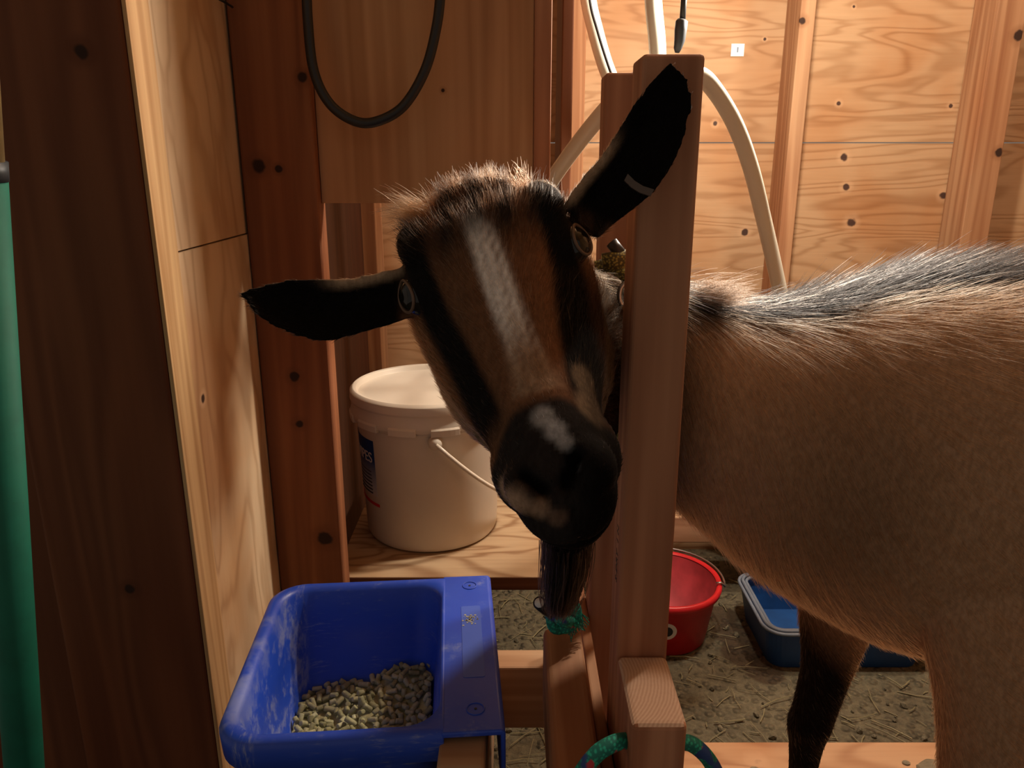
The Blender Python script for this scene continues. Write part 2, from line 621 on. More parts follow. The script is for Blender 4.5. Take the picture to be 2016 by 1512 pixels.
# ------------------------------------------------------------------ shelf with the white bucket
zsf = H - 0.585
sh = empty('plywood_shelf', (-0.1, 1.2, 0), 'weathered plywood shelf carrying the white bucket', 'shelf')
sb = obj('shelf_board', box(-0.262, 0.055, 1.005, 1.52, zsf - 0.022, zsf), M['shelf_ply'], sh, bevel=0.002)
sb.data.materials.append(lumber('shelf_edge_wood', 'x', (0.17, 0.075, 0.035), (0.09, 0.035, 0.016)))
for f in sb.data.polygons:
    if abs(f.normal.z) < 0.5:
        f.material_index = 1
for (x, y) in ((-0.25, 1.03), (-0.25, 1.46)):
    obj('leg', box(x, x + 0.038, y, y + 0.038, 0, zsf - 0.0225), M['brown_post'], sh, bevel=0.002)

BX, BY, BZ = -0.133, 1.178, zsf + 0.0005
wb = empty('white_bucket', (BX, BY, BZ), 'white plastic lidded bucket with blue wipes label on the plywood shelf', 'bucket')
bm = bmesh.new()
add_lathe(bm, [(0.0, 0.0), (0.098, 0.0), (0.104, 0.003), (0.107, 0.010), (0.1145, 0.196), (0.1175, 0.198), (0.1175, 0.222), (0.112, 0.224), (0.0, 0.224)], (BX, BY, BZ), 96)
obj('body', bm, M['white_plastic'], wb, True, 0.001)
bm = bmesh.new()
add_lathe(bm, [(0.0, 0.2245), (0.1180, 0.2245), (0.1180, 0.204), (0.1235, 0.203), (0.1243, 0.212), (0.1225, 0.217), (0.1225, 0.228), (0.1245, 0.231), (0.1240, 0.243),
               (0.119, 0.2475), (0.1135, 0.2460), (0.111, 0.2385), (0.100, 0.2375), (0.0, 0.2375)], (BX, BY, BZ), 96)
lid = obj('lid', bm, M['white_plastic'], wb, True, 0.0008)
bm = bmesh.new()
for k in range(12):                                       # locking tabs under the lid rim
    a0 = k * math.pi / 6 + 0.12
    rr = []
    for j in range(7):
        a = a0 + j * 0.058
        ca, sa = math.cos(a), math.sin(a)
        rr.append([Vector((BX + r * ca, BY + r * sa, BZ + z)) for (r, z) in ((0.1180, 0.198), (0.1255, 0.1985), (0.1262, 0.2085), (0.1225, 0.214))])
    add_loft(bm, rr)
obj('lid_tab', bm, M['white_plastic'], lid, False, 0.0006)
bm = bmesh.new()                                          # little pour spout cap on the lid
add_lathe(bm, [(0.0, 0.0), (0.03, 0.0), (0.029, 0.006), (0.022, 0.008), (0.0, 0.008)], (BX + 0.05, BY + 0.02, BZ + 0.2376), 32)
obj('spout_cap', bm, M['white_plastic'], lid, True)
# bail handle hanging on the front, from the ear at the left of centre
ear_a = math.radians(-80)
e0 = Vector((BX + 0.122 * math.cos(ear_a), BY + 0.122 * math.sin(ear_a), BZ + 0.188))
for ang in (ear_a, ear_a + math.pi):
    bm = bmesh.new()
    c = Vector((BX + 0.117 * math.cos(ang), BY + 0.117 * math.sin(ang), BZ + 0.188))
    d = Vector((math.cos(ang), math.sin(ang), 0))
    add_tube(bm, [c - d * 0.003, c + d * 0.003, c + d * 0.0085, c + d * 0.009], lambda s: 0.011 if s < 0.6 else 0.009, 20)
    obj('handle_ear', bm, M['white_plastic'], wb, True)
e1 = Vector((BX - 0.124 * math.cos(ear_a), BY - 0.124 * math.sin(ear_a), BZ + 0.188))
hp = []
for k in range(25):
    s = k / 24
    a = ear_a + math.pi * s
    drop = math.sin(math.pi * s) * 0.13
    r = 0.126 + 0.008 * math.sin(math.pi * s)
    hp.append(Vector((BX + r * math.cos(a), BY + r * math.sin(a), BZ + 0.188 - drop)))
obj('bail_handle', tube(hp, 0.0032, 8), M['white_plastic'], wb, True)


def bucket_patch(a0, a1, z0, z1, r0, mat, name, parent, seg=20):
    bm = bmesh.new()
    rings = []
    for j in range(seg + 1):
        a = a0 + (a1 - a0) * j / seg
        ring = []
        for (dr, zz) in ((0.0002, z0), (0.0008, z0), (0.0008, z1), (0.0002, z1)):
            r = 0.107 + (0.1145 - 0.107) * (zz - 0.010) / 0.186 + dr + r0
            ring.append(Vector((BX + r * math.cos(a), BY + r * math.sin(a), BZ + zz)))
        rings.append(ring)
    add_loft(bm, rings)
    return obj(name, bm, mat, parent)


def label_blue():
    t = NT('label_blue')
    g = t.n('ShaderNodeNewGeometry').outputs['Position']
    sp = t.n('ShaderNodeSeparateXYZ')
    t.l(g, sp.inputs[0])
    f = t.math('DIVIDE', t.math('SUBTRACT', sp.outputs[2], BZ + 0.085), 0.10)
    t.col(t.ramp(f, [(0.0, (0.62, 0.58, 0.55)), (0.18, (0.45, 0.46, 0.52)), (0.6, (0.008, 0.05, 0.20)), (1.0, (0.004, 0.03, 0.16))]))
    t.rough(0.4)
    return t.m


LA0, LA1 = math.radians(180), math.radians(227)
lb = bucket_patch(LA0, LA1, 0.085, 0.178, 0, label_blue(), 'label', wb)
bucket_patch(LA0, LA1 + 0.03, 0.068, 0.073, 0.0, M['label_red'], 'label_stripe', lb)


def text_mesh(txt, size):
    c = bpy.data.curves.new('t', 'FONT')
    c.body = txt
    c.size = size
    c.extrude = 0.0002
    o = bpy.data.objects.new('t', c)
    COL.objects.link(o)
    dg = bpy.context.evaluated_depsgraph_get()
    me = bpy.data.meshes.new_from_object(o.evaluated_get(dg))
    bpy.data.objects.remove(o)
    bpy.data.curves.remove(c)
    me.materials.clear()
    return me


me = text_mesh('WIPES', 0.024)
xs = [v.co.x for v in me.vertices]
wtxt = max(xs)
for v in me.vertices:
    a = LA1 - 0.05 - (wtxt - v.co.x) / 0.115
    zz = 0.141 + v.co.y
    r = 0.107 + 0.0075 * (zz - 0.010) / 0.186 + 0.0010 + v.co.z
    v.co = Vector((BX + r * math.cos(a), BY + r * math.sin(a), BZ + zz))
link('label_text', me, M['label_white'], lb)
bm = bmesh.new()
for k in range(7):
    zz = 0.088 + k * 0.006
    rings = []
    for j in range(9):
        a = LA1 - 0.1 - j * 0.05
        rings.append([Vector((BX + (0.1115 + 0.0001 * k + dr) * math.cos(a), BY + (0.1115 + 0.0001 * k + dr) * math.sin(a), BZ + zz + dz)) for dr, dz in ((-0.0005, 0), (0.0004, 0), (0.0004, 0.0016), (-0.0005, 0.0016))])
    add_loft(bm, rings)
obj('fine_print', bm, M['ink'], lb)

# ------------------------------------------------------------------ red bucket
RX, RY = 0.318, 1.44
rb = empty('red_bucket', (RX, RY, 0.001), 'red plastic bucket with wire handle on the dirt floor behind the post', 'bucket')
RH = 0.128
bm = bmesh.new()
add_lathe(bm, [(0.0, 0.0), (0.090, 0.0), (0.094, 0.003), (0.1105, RH - 0.018), (0.1185, RH - 0.016), (0.1205, RH - 0.008), (0.1185, RH - 0.001), (0.113, RH), (0.109, RH - 0.004)], (RX, RY, 0.001), 80)
for f in list(bm.faces):
    if len(f.verts) > 8 and f.calc_center_median().z > 0.1:
        bm.faces.remove(f)
obj('shell', bm, M['red'], rb, True, 0.0)
bm = bmesh.new()
add_lathe(bm, [(0.1088, RH - 0.006), (0.089, 0.006), (0.0, 0.006), (0.0, 0.0052), (0.0895, 0.005), (0.1095, RH - 0.006)], (RX, RY, 0.001), 80)
for f in list(bm.faces):
    if len(f.verts) > 8 and f.calc_center_median().z > 0.05:
        bm.faces.remove(f)
obj('inside', bm, M['red_in'], rb, True)
hp = []
for k in range(33):
    s = k / 32
    a = math.radians(-12) + math.radians(204) * s
    r = 0.1255 + 0.003 * math.sin(math.pi * s)
    z = RH - 0.006 + 0.012 * math.sin(math.pi * s) ** 0.5 * 0.6
    hp.append(Vector((RX + r * math.cos(a), RY + r * math.sin(a), z)))
a = math.radians(-16)
hp = [Vector((RX + 0.110 * math.cos(a), RY + 0.110 * math.sin(a), RH - 0.004)), Vector((RX + 0.108 * math.cos(a), RY + 0.108 * math.sin(a), RH + 0.004)), Vector((RX + 0.117 * math.cos(a), RY + 0.117 * math.sin(a), RH + 0.006))] + hp
obj('wire_handle', tube(hp, 0.0024, 8), M['wire'], rb, True)
bm = bmesh.new()
for (az, zz, rr_) in ((math.radians(-95), 0.066, 0.020),):
    ring_o, ring_i = [], []
    for k in range(28):
        t = 2 * math.pi * k / 28
        zq = zz + rr_ * math.sin(t)
        R_ = 0.094 + 0.0165 * (zq / (RH - 0.018)) + 0.0008
        aq = az + rr_ * math.cos(t) / R_
        ring_o.append(Vector((RX + R_ * math.cos(aq), RY + R_ * math.sin(aq), zq)))
        ring_i.append(Vector((RX + (R_ - 0.0012) * math.cos(aq), RY + (R_ - 0.0012) * math.sin(aq), zq)))
    add_loft(bm, [ring_i, ring_o])
rs = obj('round_sticker', bm, M['sticker'], rb)
bm = bmesh.new()
rr_ = 0.012
ring_o, ring_i = [], []
for k in range(20):
    t = 2 * math.pi * k / 20
    zq = 0.066 + rr_ * math.sin(t)
    R_ = 0.094 + 0.0165 * (zq / (RH - 0.018)) + 0.0014
    aq = math.radians(-95) + rr_ * math.cos(t) / R_
    ring_o.append(Vector((RX + R_ * math.cos(aq), RY + R_ * math.sin(aq), zq)))
    ring_i.append(Vector((RX + (R_ - 0.001) * math.cos(aq), RY + (R_ - 0.001) * math.sin(aq), zq)))
add_loft(bm, [ring_i, ring_o])
obj('sticker_disc', bm, M['ink'], rs)

# ------------------------------------------------------------------ blue tub behind the goat
TBX0, TBX1, TBY0, TBY1, TBZ = 0.495, 0.83, 1.295, 1.525, 0.092


def rrect(x0, x1, y0, y1, z, r, n=6, q=None):
    out = []
    q = r if q is None else q
    for cx, cy, a0, w in ((x1 - q, y1 - q, 0, q), (x0 + r, y1 - r, 90, r), (x0 + r, y0 + r, 180, r), (x1 - q, y0 + q, 270, q)):
        for k in range(n + 1):
            a = math.radians(a0 + 90 * k / n)
            out.append(Vector((cx + w * math.cos(a), cy + w * math.sin(a), z)))
    return out


tb = empty('blue_tub', (0.66, 1.41, 0.001), 'low blue plastic tub with grey rim on the floor behind the goat', 'tub')
bm = bmesh.new()
i_ = 0.018
add_loft(bm, [rrect(TBX0 + i_, TBX1 - i_, TBY0 + i_, TBY1 - i_, 0.001, 0.03), rrect(TBX0 + 0.004, TBX1 - 0.004, TBY0 + 0.004, TBY1 - 0.004, TBZ - 0.012, 0.035),
              rrect(TBX0 + 0.009, TBX1 - 0.009, TBY0 + 0.009, TBY1 - 0.009, TBZ - 0.012, 0.032), rrect(TBX0 + i_ + 0.005, TBX1 - i_ - 0.005, TBY0 + i_ + 0.005, TBY1 - i_ - 0.005, 0.012, 0.026)])
obj('basin', bm, M['tub_blue'], tb, False)
for k, (o_, zz) in enumerate(((0.0, 0.0), (0.0075, 0.003), (0.015, 0.0))):
    bm = bmesh.new()
    add_tube(bm, rrect(TBX0 + o_, TBX1 - o_, TBY0 + o_, TBY1 - o_, TBZ - 0.005 + zz, 0.04 - o_), 0.0036, 8, True)
    obj('rim', bm, M['tub_grey'], tb, True)

# ------------------------------------------------------------------ milking stand
SX0, SX1 = 0.0866, 0.1285
ZD = H - 0.88
ms = empty('milking_stand', (0.6, 0.7, 0.0), 'wooden goat milking stand with two upright stanchion posts and plywood deck', 'milking stand')
ztop = H + 0.069
obj('stanchion_post', box(SX0, SX1, 0.55, 0.594, ZD - 0.08, ztop), M['post'], ms, bevel=0.003, seg=3)
fp = obj('stanchion_post', box(SX0 - 0.001, SX1, 0.752, 0.792, ZD - 0.08, H + 0.0785), M['post'], ms, bevel=0.003, seg=3)
zb = H - 0.392
blk = obj('stop_block', box(SX0 + 0.0002, SX1 - 0.0006, 0.467, 0.5495, ZD - 0.08, zb), M['post'], ms, bevel=0.005, seg=3)
blk.data.materials.append(M['end'])
for f in blk.data.polygons:
    if f.normal.z > 0.9:
        f.material_index = 1
obj('crossbar', box(0.0315, 0.0695, 0.40, 0.677, H - 0.54, H - 0.45), M['post_y'], ms, bevel=0.006, seg=3)
obj('side_board', box(0.0745, SX0 - 0.0012, 0.40, 0.86, ZD - 0.02, H - 0.485), M['post_y'], ms, bevel=0.002)
obj('front_rail', box(-0.062, 0.0735, 0.815, 0.853, H - 0.69, H - 0.60), M['rail'], ms, bevel=0.003)
obj('feeder_rail', box(-0.060, -0.022, 0.50, 0.738, H - 0.55, H - 0.4605), M['rail'], ms, bevel=0.003)
obj('feeder_leg', box(-0.060, -0.022, 0.690, 0.7380, 0.0, H - 0.5505), M['rail'], ms, bevel=0.003)
obj('brace', box(-0.060, -0.022, 0.7385, 0.8148, H - 0.69, H - 0.62), M['rail'], ms, bevel=0.003)
dk = obj('deck', box(SX1 + 0.001, 1.5, 0.42, 1.01, ZD - 0.018, ZD), M['deck_ply'], ms, bevel=0.0015)
bm = bmesh.new()
add_box(bm, SX1 + 0.001, 1.5, 0.43, 0.468, ZD - 0.107, ZD - 0.0185)
add_box(bm, SX1 + 0.001, 1.5, 0.96, 0.998, ZD - 0.107, ZD - 0.0185)
obj('deck_frame', bm, M['post_y'], ms, bevel=0.002)
for (x, y) in ((SX0, 0.42), (SX0, 0.96), (1.44, 0.43), (1.44, 0.96)):
    zz = ZD - 0.1075 if x > 1 else ZD
    obj('leg', box(x, x + 0.038, y, y + 0.0385, 0.0, zz), M['post'], ms, bevel=0.003)
# mill stamp on the post's left side
me = text_mesh('S-DRY  1 N', 0.0105)
for v in me.vertices:
    v.co = Vector((SX0 - 0.0002 + v.co.z * 0.5, 0.566 + v.co.y, H - 0.335 + v.co.x))
link('mill_stamp', me, M['ink'], ms)

# ------------------------------------------------------------------ feeder
FC = Vector((-0.1365, 0.645, 0))
FA = math.radians(4.5)


def FL(u, v, z):
    return Vector((FC.x + u * math.cos(FA) - v * math.sin(FA), FC.y + u * math.sin(FA) + v * math.cos(FA), z))


ZF = H - 0.45
fd = empty('feed_trough', (FC.x, FC.y, ZF - 0.16), 'blue plastic hook-over feed trough holding green pellets', 'feeder')


def frr(u0, u1, v0, v1, z, r, n=8, q=None):
    return [FL(p.x, p.y, z) for p in rrect(u0, u1, v0, v1, 0, r, n, q)]


U0, U1, V0, V1 = -0.118, 0.071, -0.125, 0.125            # opening and rim of the bowl, flange to the right
bm = bmesh.new()
rings = [frr(U0 + 0.030, U1 - 0.022, V0 + 0.030, V1 - 0.03, ZF - 0.160, 0.03),
         frr(U0 + 0.022, U1 - 0.014, V0 + 0.022, V1 - 0.022, ZF - 0.155, 0.035),
         frr(U0 + 0.012, U1 - 0.004, V0 + 0.013, V1 - 0.012, ZF - 0.03, 0.035),
         frr(U0 + 0.011, U1 - 0.003, V0 + 0.012, V1 - 0.011, ZF - 0.0295, 0.035),
         frr(U0 + 0.001, U1, V0 + 0.001, V1 - 0.001, ZF - 0.028, 0.036, 8, 0.0015),
         frr(U0, U1, V0, V1, ZF - 0.006, 0.036, 8, 0.0015),
         frr(U0 + 0.002, U1, V0 + 0.002, V1 - 0.002, ZF - 0.0015, 0.036, 8, 0.0015),
         frr(U0 + 0.006, U1, V0 + 0.006, V1 - 0.005, ZF, 0.035, 8, 0.0015),
         frr(U0 + 0.012, U1 - 0.003, V0 + 0.012, V1 - 0.010, ZF - 0.0010, 0.032),
         frr(U0 + 0.0155, U1 - 0.005, V0 + 0.0155, V1 - 0.0135, ZF - 0.006, 0.030),
         frr(U0 + 0.020, U1 - 0.010, V0 + 0.020, V1 - 0.018, ZF - 0.060, 0.028),
         frr(U0 + 0.030, U1 - 0.020, V0 + 0.030, V1 - 0.028, ZF - 0.150, 0.024)]
add_loft(bm, rings)
obj('bowl', bm, M['feeder'], fd, True, 0.0)
bm = bmesh.new()
FU0, FU1 = U1 - 0.002, 0.122
prof = [(FU0, 0.0), (FU1 - 0.003, 0.0), (FU1, -0.003), (FU1, -0.062), (FU1 - 0.004, -0.062), (FU1 - 0.004, -0.0055), (FU0, -0.0055)]
rings = []
for v in (V0 + 0.0005, V0 + 0.002, V1 - 0.002, V1 - 0.0005):
    rings.append([FL(u, v, ZF + dz - 0.0002) for u, dz in prof])
add_loft(bm, rings)
fl = obj('hook_flange', bm, M['feeder'], fd, False, 0.0015)
for (u, v) in ((0.098, V1 - 0.022), (0.098, V0 + 0.028)):
    c = [FL(u + 0.0075 * math.cos(t), v + 0.0075 * math.sin(t), ZF) for t in [2 * math.pi * k / 28 for k in range(28)]]
    bs = obj('screw_boss', tube(c, 0.0007, 6, True), M['feeder'], fd, True)
    obj('screw_hole', tube([FL(u, v, ZF - 0.001), FL(u, v, ZF + 0.0003)], 0.0012, 12), M['ink'], bs, False)
# recessed lettering panel of the flange
bm = bmesh.new()
rings = [frr(0.088, 0.108, -0.055, 0.062, ZF - 0.001, 0.002, 3), frr(0.088, 0.108, -0.055, 0.062, ZF + 0.0002, 0.002, 3)]
add_loft(bm, rings)
pm = NT('scuffed_blue')
pm.col((0.055, 0.12, 0.56))
pm.rough(0.5)
obj('lettering_panel', bm, pm.m, fl)
dm = plain('dried_feed_dust', (0.42, 0.40, 0.34), 0.9, 0, 0.2, 200)
bm = bmesh.new()
for k in range(60):
    u = 0.097 + random.gauss(0, 0.0038)
    v = 0.038 + random.gauss(0, 0.0045)
    s = random.uniform(0.0003, 0.0011)
    c = FL(u, v, ZF + 0.0002)
    vs = add_box(bm, c.x - s, c.x + s, c.y - s, c.y + s, c.z - 0.0003, c.z + 0.0003)
o = obj('feed_smear', bm, dm, fl)
o['kind'] = 'stuff'


# ------------------------------------------------------------------ pellets
def heap(u, v):
    """height of the pellet surface below the rim"""
    return ZF - 0.118 + 0.030 * max(0, min(1, (u + 0.06) / 0.13)) * max(0, min(1, (v + 0.02) / 0.11)) + 0.004 * math.sin(u * 90) * math.cos(v * 70)


bm = bmesh.new()
N_ = 26
g = [[None] * (N_ + 1) for _ in range(N_ + 1)]
ul, uh, vl, vh = U0 + 0.0275, U1 - 0.0175, V0 + 0.0275, V1 - 0.0255
for i in range(N_ + 1):
    for j in range(N_ + 1):
        u = ul + (uh - ul) * i / N_
        v = vl + (vh - vl) * j / N_
        g[i][j] = bm.verts.new(FL(u, v, heap(u, v) - 0.0045))
for i in range(N_):
    for j in range(N_):
        bm.faces.new((g[i][j], g[i + 1][j], g[i + 1][j + 1], g[i][j + 1]))
o = obj('pellet_bed', bm, M['pellet'], None, True)
tag(o, 'packed green feed pellets and crumbs filling the bottom of the blue trough', 'feed', None, 'stuff')


def pellet_mesh(n):
    bm = bmesh.new()
    L = random.uniform(0.0065, 0.0135)
    r = random.uniform(0.0026, 0.0031)
    rings = []
    for s, rr in ((0, 0.55), (0.02, 0.93), (0.1, 1.0), (0.5, random.uniform(.96, 1.04)), (0.9, 1.0), (0.98, 0.93), (1, 0.5)):
        ox = random.uniform(-1, 1) * 0.0002
        rings.append([Vector(((s - 0.5) * L, ox + rr * r * random.uniform(.94, 1.06) * math.cos(2 * math.pi * k / 10), rr * r * random.uniform(.94, 1.06) * math.sin(2 * math.pi * k / 10))) for k in range(10)])
    add_loft(bm, rings)
    bmesh.ops.recalc_face_normals(bm, faces=bm.faces[:])
    me = bpy.data.meshes.new('feed_pellet')
    bm.to_mesh(me)
    bm.free()
    for f in me.polygons:
        f.use_smooth = True
    me.materials.append(M['pellet'])
    return me


PM = [pellet_mesh(k) for k in range(14)]
placed = []
tries = 0
while len(placed) < 298 and tries < 60000:
    tries += 1
    u = random.uniform(ul + 0.002, uh - 0.002)
    v = random.uniform(vl + 0.045, vh - 0.002) if random.random() < 0.9 else random.uniform(vl + 0.002, vh)
    dmin = 0.0066 if tries < 30000 else 0.0058
    if any((u - a) ** 2 + (v - b) ** 2 < dmin ** 2 for a, b in placed):
        continue
    placed.append((u, v))
    o = bpy.data.objects.new('feed_pellet', random.choice(PM))
    COL.objects.link(o)
    o.location = FL(u, v, heap(u, v) + random.uniform(-0.001, 0.003))
    o.rotation_euler = (random.uniform(0, 6.28), random.gauss(0, 0.45), random.uniform(0, 6.28))
    tag(o, 'short green feed pellet lying in the blue trough', 'feed pellet', 'feed pellets in the blue trough')

# ------------------------------------------------------------------ green handle, cables, hoses
a, b = P(40, 1400, 0.60), P(-32, 400, 0.585)
d = (b - a).normalized()
lo = a - d * ((a.z - 0.004) / d.z)
zj = P(-28, 342, 0.585).z
mid = a + d * ((zj - a.z) / d.z)
hi = a + d * ((1.75 - a.z) / d.z)
gh = empty('tool_handle', lo, 'leaning green tool handle with wooden upper end at the left edge', 'tool handle')
obj('sleeve', tube([lo, lo + (mid - lo) * 0.5, mid], 0.0165, 24), M['green_metal'], gh, True)
obj('shaft', tube([mid + d * 0.0005, hi], 0.0150, 24), M['handle_wood'], gh, True)
obj('ferrule', tube([mid - d * 0.004, mid + d * 0.010], 0.0172, 24), M['dark_plastic'], gh, True)

cab = [(604, -190), (603, -60), (606, 40), (618, 140), (650, 205), (700, 239), (745, 238), (795, 208), (836, 140), (858, 60), (868, -20), (880, -190)]
o = obj('cable_loop', tube(catmull([P(x, y, 0.945) for x, y in cab], 10), 0.0058, 12), M['black_rubber'], None, True)
tag(o, 'loop of thick black cable hanging in front of the brown plywood partition', 'cable')
hA = [(1010, 480, 1.28), (1082, 362, 1.24), (1140, 280, 1.18), (1200, 208, 1.12), (1250, 160, 1.08), (1310, 138, 1.06), (1370, 146, 1.08), (1405, 175, 1.10), (1447, 245, 1.14),
      (1478, 330, 1.18), (1503, 430, 1.22), (1526, 530, 1.24), (1548, 640, 1.25), (1570, 800, 1.26)]
o = obj('milk_hose', tube(catmull([P(*q) for q in hA], 8), 0.0118, 16), M['hose'], None, True)
tag(o, 'milky white hose arching behind the post and down beside the wall stud', 'hose')
hB = [(1150, -160, 1.35), (1156, -20, 1.35), (1172, 60, 1.34), (1198, 145, 1.32), (1232, 205, 1.30), (1268, 205, 1.28), (1292, 150, 1.26), (1294, 90, 1.25), (1286, 0, 1.25), (1280, -160, 1.25)]
o = obj('milk_hose', tube(catmull([P(*q) for q in hB], 8), 0.0128, 16), M['hose'], None, True)
tag(o, 'milky white hose hanging from above in a bend behind the post top', 'hose')
o = obj('thin_cable', tube(catmull([P(*q) for q in ((1152, -160, 1.32), (1160, -10, 1.32), (1176, 60, 1.31), (1206, 152, 1.29), (1240, 230, 1.27))], 8), 0.0022, 8), M['black_rubber'], None, True)
tag(o, 'thin black cable running down along the white hose left of the post', 'cable')
pc = empty('hanging_plug', P(1342, 70, 1.15), 'black cord with a dark plug hanging above the post top', 'plug')
obj('cord', tube([P(1350, -160, 1.15), P(1347, -10, 1.15), P(1343, 48, 1.15)], 0.0042, 10), M['black_rubber'], pc, True)
pts = [P(1343, 38, 1.15), P(1342, 42, 1.15), P(1340, 60, 1.15), P(1338, 80, 1.15), P(1334, 96, 1.15), P(1333, 104, 1.15)]
obj('plug_body', tube(pts, lambda s: (0.006, 0.0085, 0.0085, 0.0075, 0.0055, 0.003)[min(5, int(s * 5.01))], 10), M['dark_plastic'], pc, True)
o = obj('thin_wire', tube(catmull([P(418, -8, 0.93), P(440, 3, 0.94), P(458, 14, 0.965)], 6), 0.0013, 6), M['black_rubber'], None, True)
tag(o, 'short thin black wire at the top of the left plywood wall', 'wire')
# sticker on the back wall
pa, pb = P(1440, 86, 1.7995), P(1464, 111, 1.7995)
stk = obj('wall_sticker', box(pa.x, pb.x, 1.7985, 1.7998, pb.z, pa.z), M['sticker'], None, bevel=0.0004)
tag(stk, 'small white square sticker on the back wall plywood', 'sticker')
obj('printed_mark', box((pa.x + pb.x) / 2 - 0.0015, (pa.x + pb.x) / 2 + 0.0015, 1.7982, 1.7986, pb.z + 0.008, pa.z - 0.007), M['tub_grey'], stk)

# ropes at the stand
rp = [(1120, 1560, .455), (1150, 1515, .455), (1180, 1482, .457), (1215, 1464, .460), (1238, 1462, .4615)]
rp2 = [(1238, 1462, .4615), (1265, 1465, .458), (1300, 1462, .458), (1335, 1458, .460)]
rp3 = [(1335, 1458, .460), (1352, 1458, .470), (1378, 1472, .472), (1402, 1500, .472), (1425, 1545, .470)]
rpts = [P(*q) for q in rp]
ctr = [Vector((SX0 - 0.006, 0.50, rpts[-1].z - 0.012)), Vector((SX0 - 0.004, 0.52, rpts[-1].z - 0.02))]
lr = empty('lead_rope', rpts[0], 'green braided lead rope with red flecks at the foot of the post', 'rope')
r1 = catmull([P(1105, 1600, .46), P(1140, 1530, .468), P(1175, 1484, .474), P(1212, 1462, .480), P(1237, 1458, .490)], 8)
obj('rope_end', tube(r1, 0.0062, 12), M['rope'], lr, True)
r2 = catmull([P(1342, 1462, .500), P(1360, 1464, .500), P(1384, 1482, .500), P(1404, 1510, .500), P(1425, 1560, .498), P(1440, 1640, .496)], 8)
obj('rope_end', tube(r2, 0.0062, 12), M['rope'], lr, True)

# teal rope bundle behind the beard
kb = empty('rope_knot', P(1105, 1205, 0.66), 'teal rope knot with a black whipped end under the goat beard', 'rope')
bm = bmesh.new()
kc = P(1108, 1204, 0.66)
for k in range(3):
    c = []
    for j in range(28):
        t = 2 * math.pi * j / 28
        q = Vector((0.013 * math.cos(t), 0.010 * math.sin(t), 0.012 * math.sin(t + k)))
        q.rotate(Euler((0.5 * k, 0.4 * k - 0.4, 1.1 * k)))
        c.append(kc + q)
    add_tube(bm, c, 0.0058, 10, True)
obj('rope_loops', bm, M['rope'], kb, True)
re_ = P(1062, 1187, 0.622)
obj('rope_end', tube([kc + Vector((-0.008, -0.004, 0.0)), P(1076, 1199, 0.640), re_], 0.0062, 14), M['black_rubber'], kb, True)
dd = (re_ - P(1076, 1199, 0.640)).normalized()
obj('rope_core', tube([re_ - dd * 0.0005, re_ + dd * 0.0012], 0.0045, 12), M['sticker'], kb, True)
bm = bmesh.new()
for k in range(90):
    p0 = kc + Vector((random.uniform(0, .017), random.uniform(-.01, .008), random.uniform(-.008, .01)))
    dv = Vector((random.uniform(-.3, .5), random.uniform(-.4, .2), random.uniform(-1, -.2))).normalized() * random.uniform(.008, .02)
    add_tube(bm, [p0, p0 + dv * 0.5, p0 + dv + Vector((random.uniform(-.003, .003), 0, 0))], 0.0005, 5)
o = obj('frayed_fibre', bm, M['rope'], kb)
o['kind'] = 'stuff'

# ------------------------------------------------------------------ straw and crumbs
bm = bmesh.new()
for k in range(900):
    x = random.uniform(-0.19, 1.25)
    y = random.uniform(0.93, 1.66)
    if (x - RX) ** 2 + (y - RY) ** 2 < 0.105 ** 2 or (TBX0 - 0.01 < x < TBX1 + .01 and TBY0 - .01 < y < TBY1 + .01):
        continue
    L = random.uniform(0.012, 0.075) * random.choice((0.5, 1, 1))
    a = random.uniform(0, math.pi)
    r = random.uniform(0.0004, 0.0012)
    z = random.uniform(0.002, 0.008)
    c = Vector((x, y, z))
    d = Vector((math.cos(a), math.sin(a), random.uniform(-.06, .06))) * L / 2
    s = Vector((-d.y, d.x, 0)) * random.uniform(-.15, .15)
    add_tube(bm, [c - d, c + s, c + d], r, 5)
o = obj('straw_litter', bm, M['straw'])
tag(o, 'loose straw and hay stems scattered over the dirt floor', 'straw', None, 'stuff')
pebm = plain('clod', (0.14, 0.12, 0.075), 0.95, 0, 0.4, 60)
bm = bmesh.new()
for k in range(420):
    x = random.uniform(-0.19, 1.25)
    y = random.uniform(0.95, 1.60)
    if (x - RX) ** 2 + (y - RY) ** 2 < 0.11 ** 2 or (TBX0 - 0.015 < x < TBX1 + .015 and TBY0 - .015 < y < TBY1 + .015):
        continue
    s = random.uniform(0.002, 0.009)
    mt = Matrix.Translation((x, y, s * 0.3)) @ Euler((random.uniform(0, 3), random.uniform(0, 3), random.uniform(0, 3))).to_matrix().to_4x4() @ Matrix.Diagonal((s, s * random.uniform(.5, 1), s * random.uniform(.4, .8), 1))
    bmesh.ops.create_icosphere(bm, subdivisions=1, radius=1, matrix=mt)
o = obj('dirt_clods', bm, pebm)
tag(o, 'small dirt clods and pebbles on the barn floor', 'dirt', None, 'stuff')
clump = plain('dried_mud', (0.20, 0.16, 0.10), 0.95, 0, 0.3, 50)
bm = bmesh.new()
for (px, py, D, s) in ((1852, 1490, .94, .030), (1880, 1500, .92, .028), (1825, 1500, .92, .016), (1490, 1478, .95, .008), (1588, 1470, .965, .006), (1640, 1500, .93, .008), (1790, 1468, .965, .006)):
    p = P(px, py, D)
    mt = Matrix.Translation((p.x, D, ZD + s * 0.22)) @ Matrix.Diagonal((s, s * .8, s * .32, 1))
    r = bmesh.ops.create_icosphere(bm, subdivisions=3, radius=1, matrix=mt)
    for v in r['verts']:
        v.co += Vector((random.uniform(-1, 1), random.uniform(-1, 1), random.uniform(-1, 1))) * s * 0.06
o = obj('mud_crumbs', bm, clump)
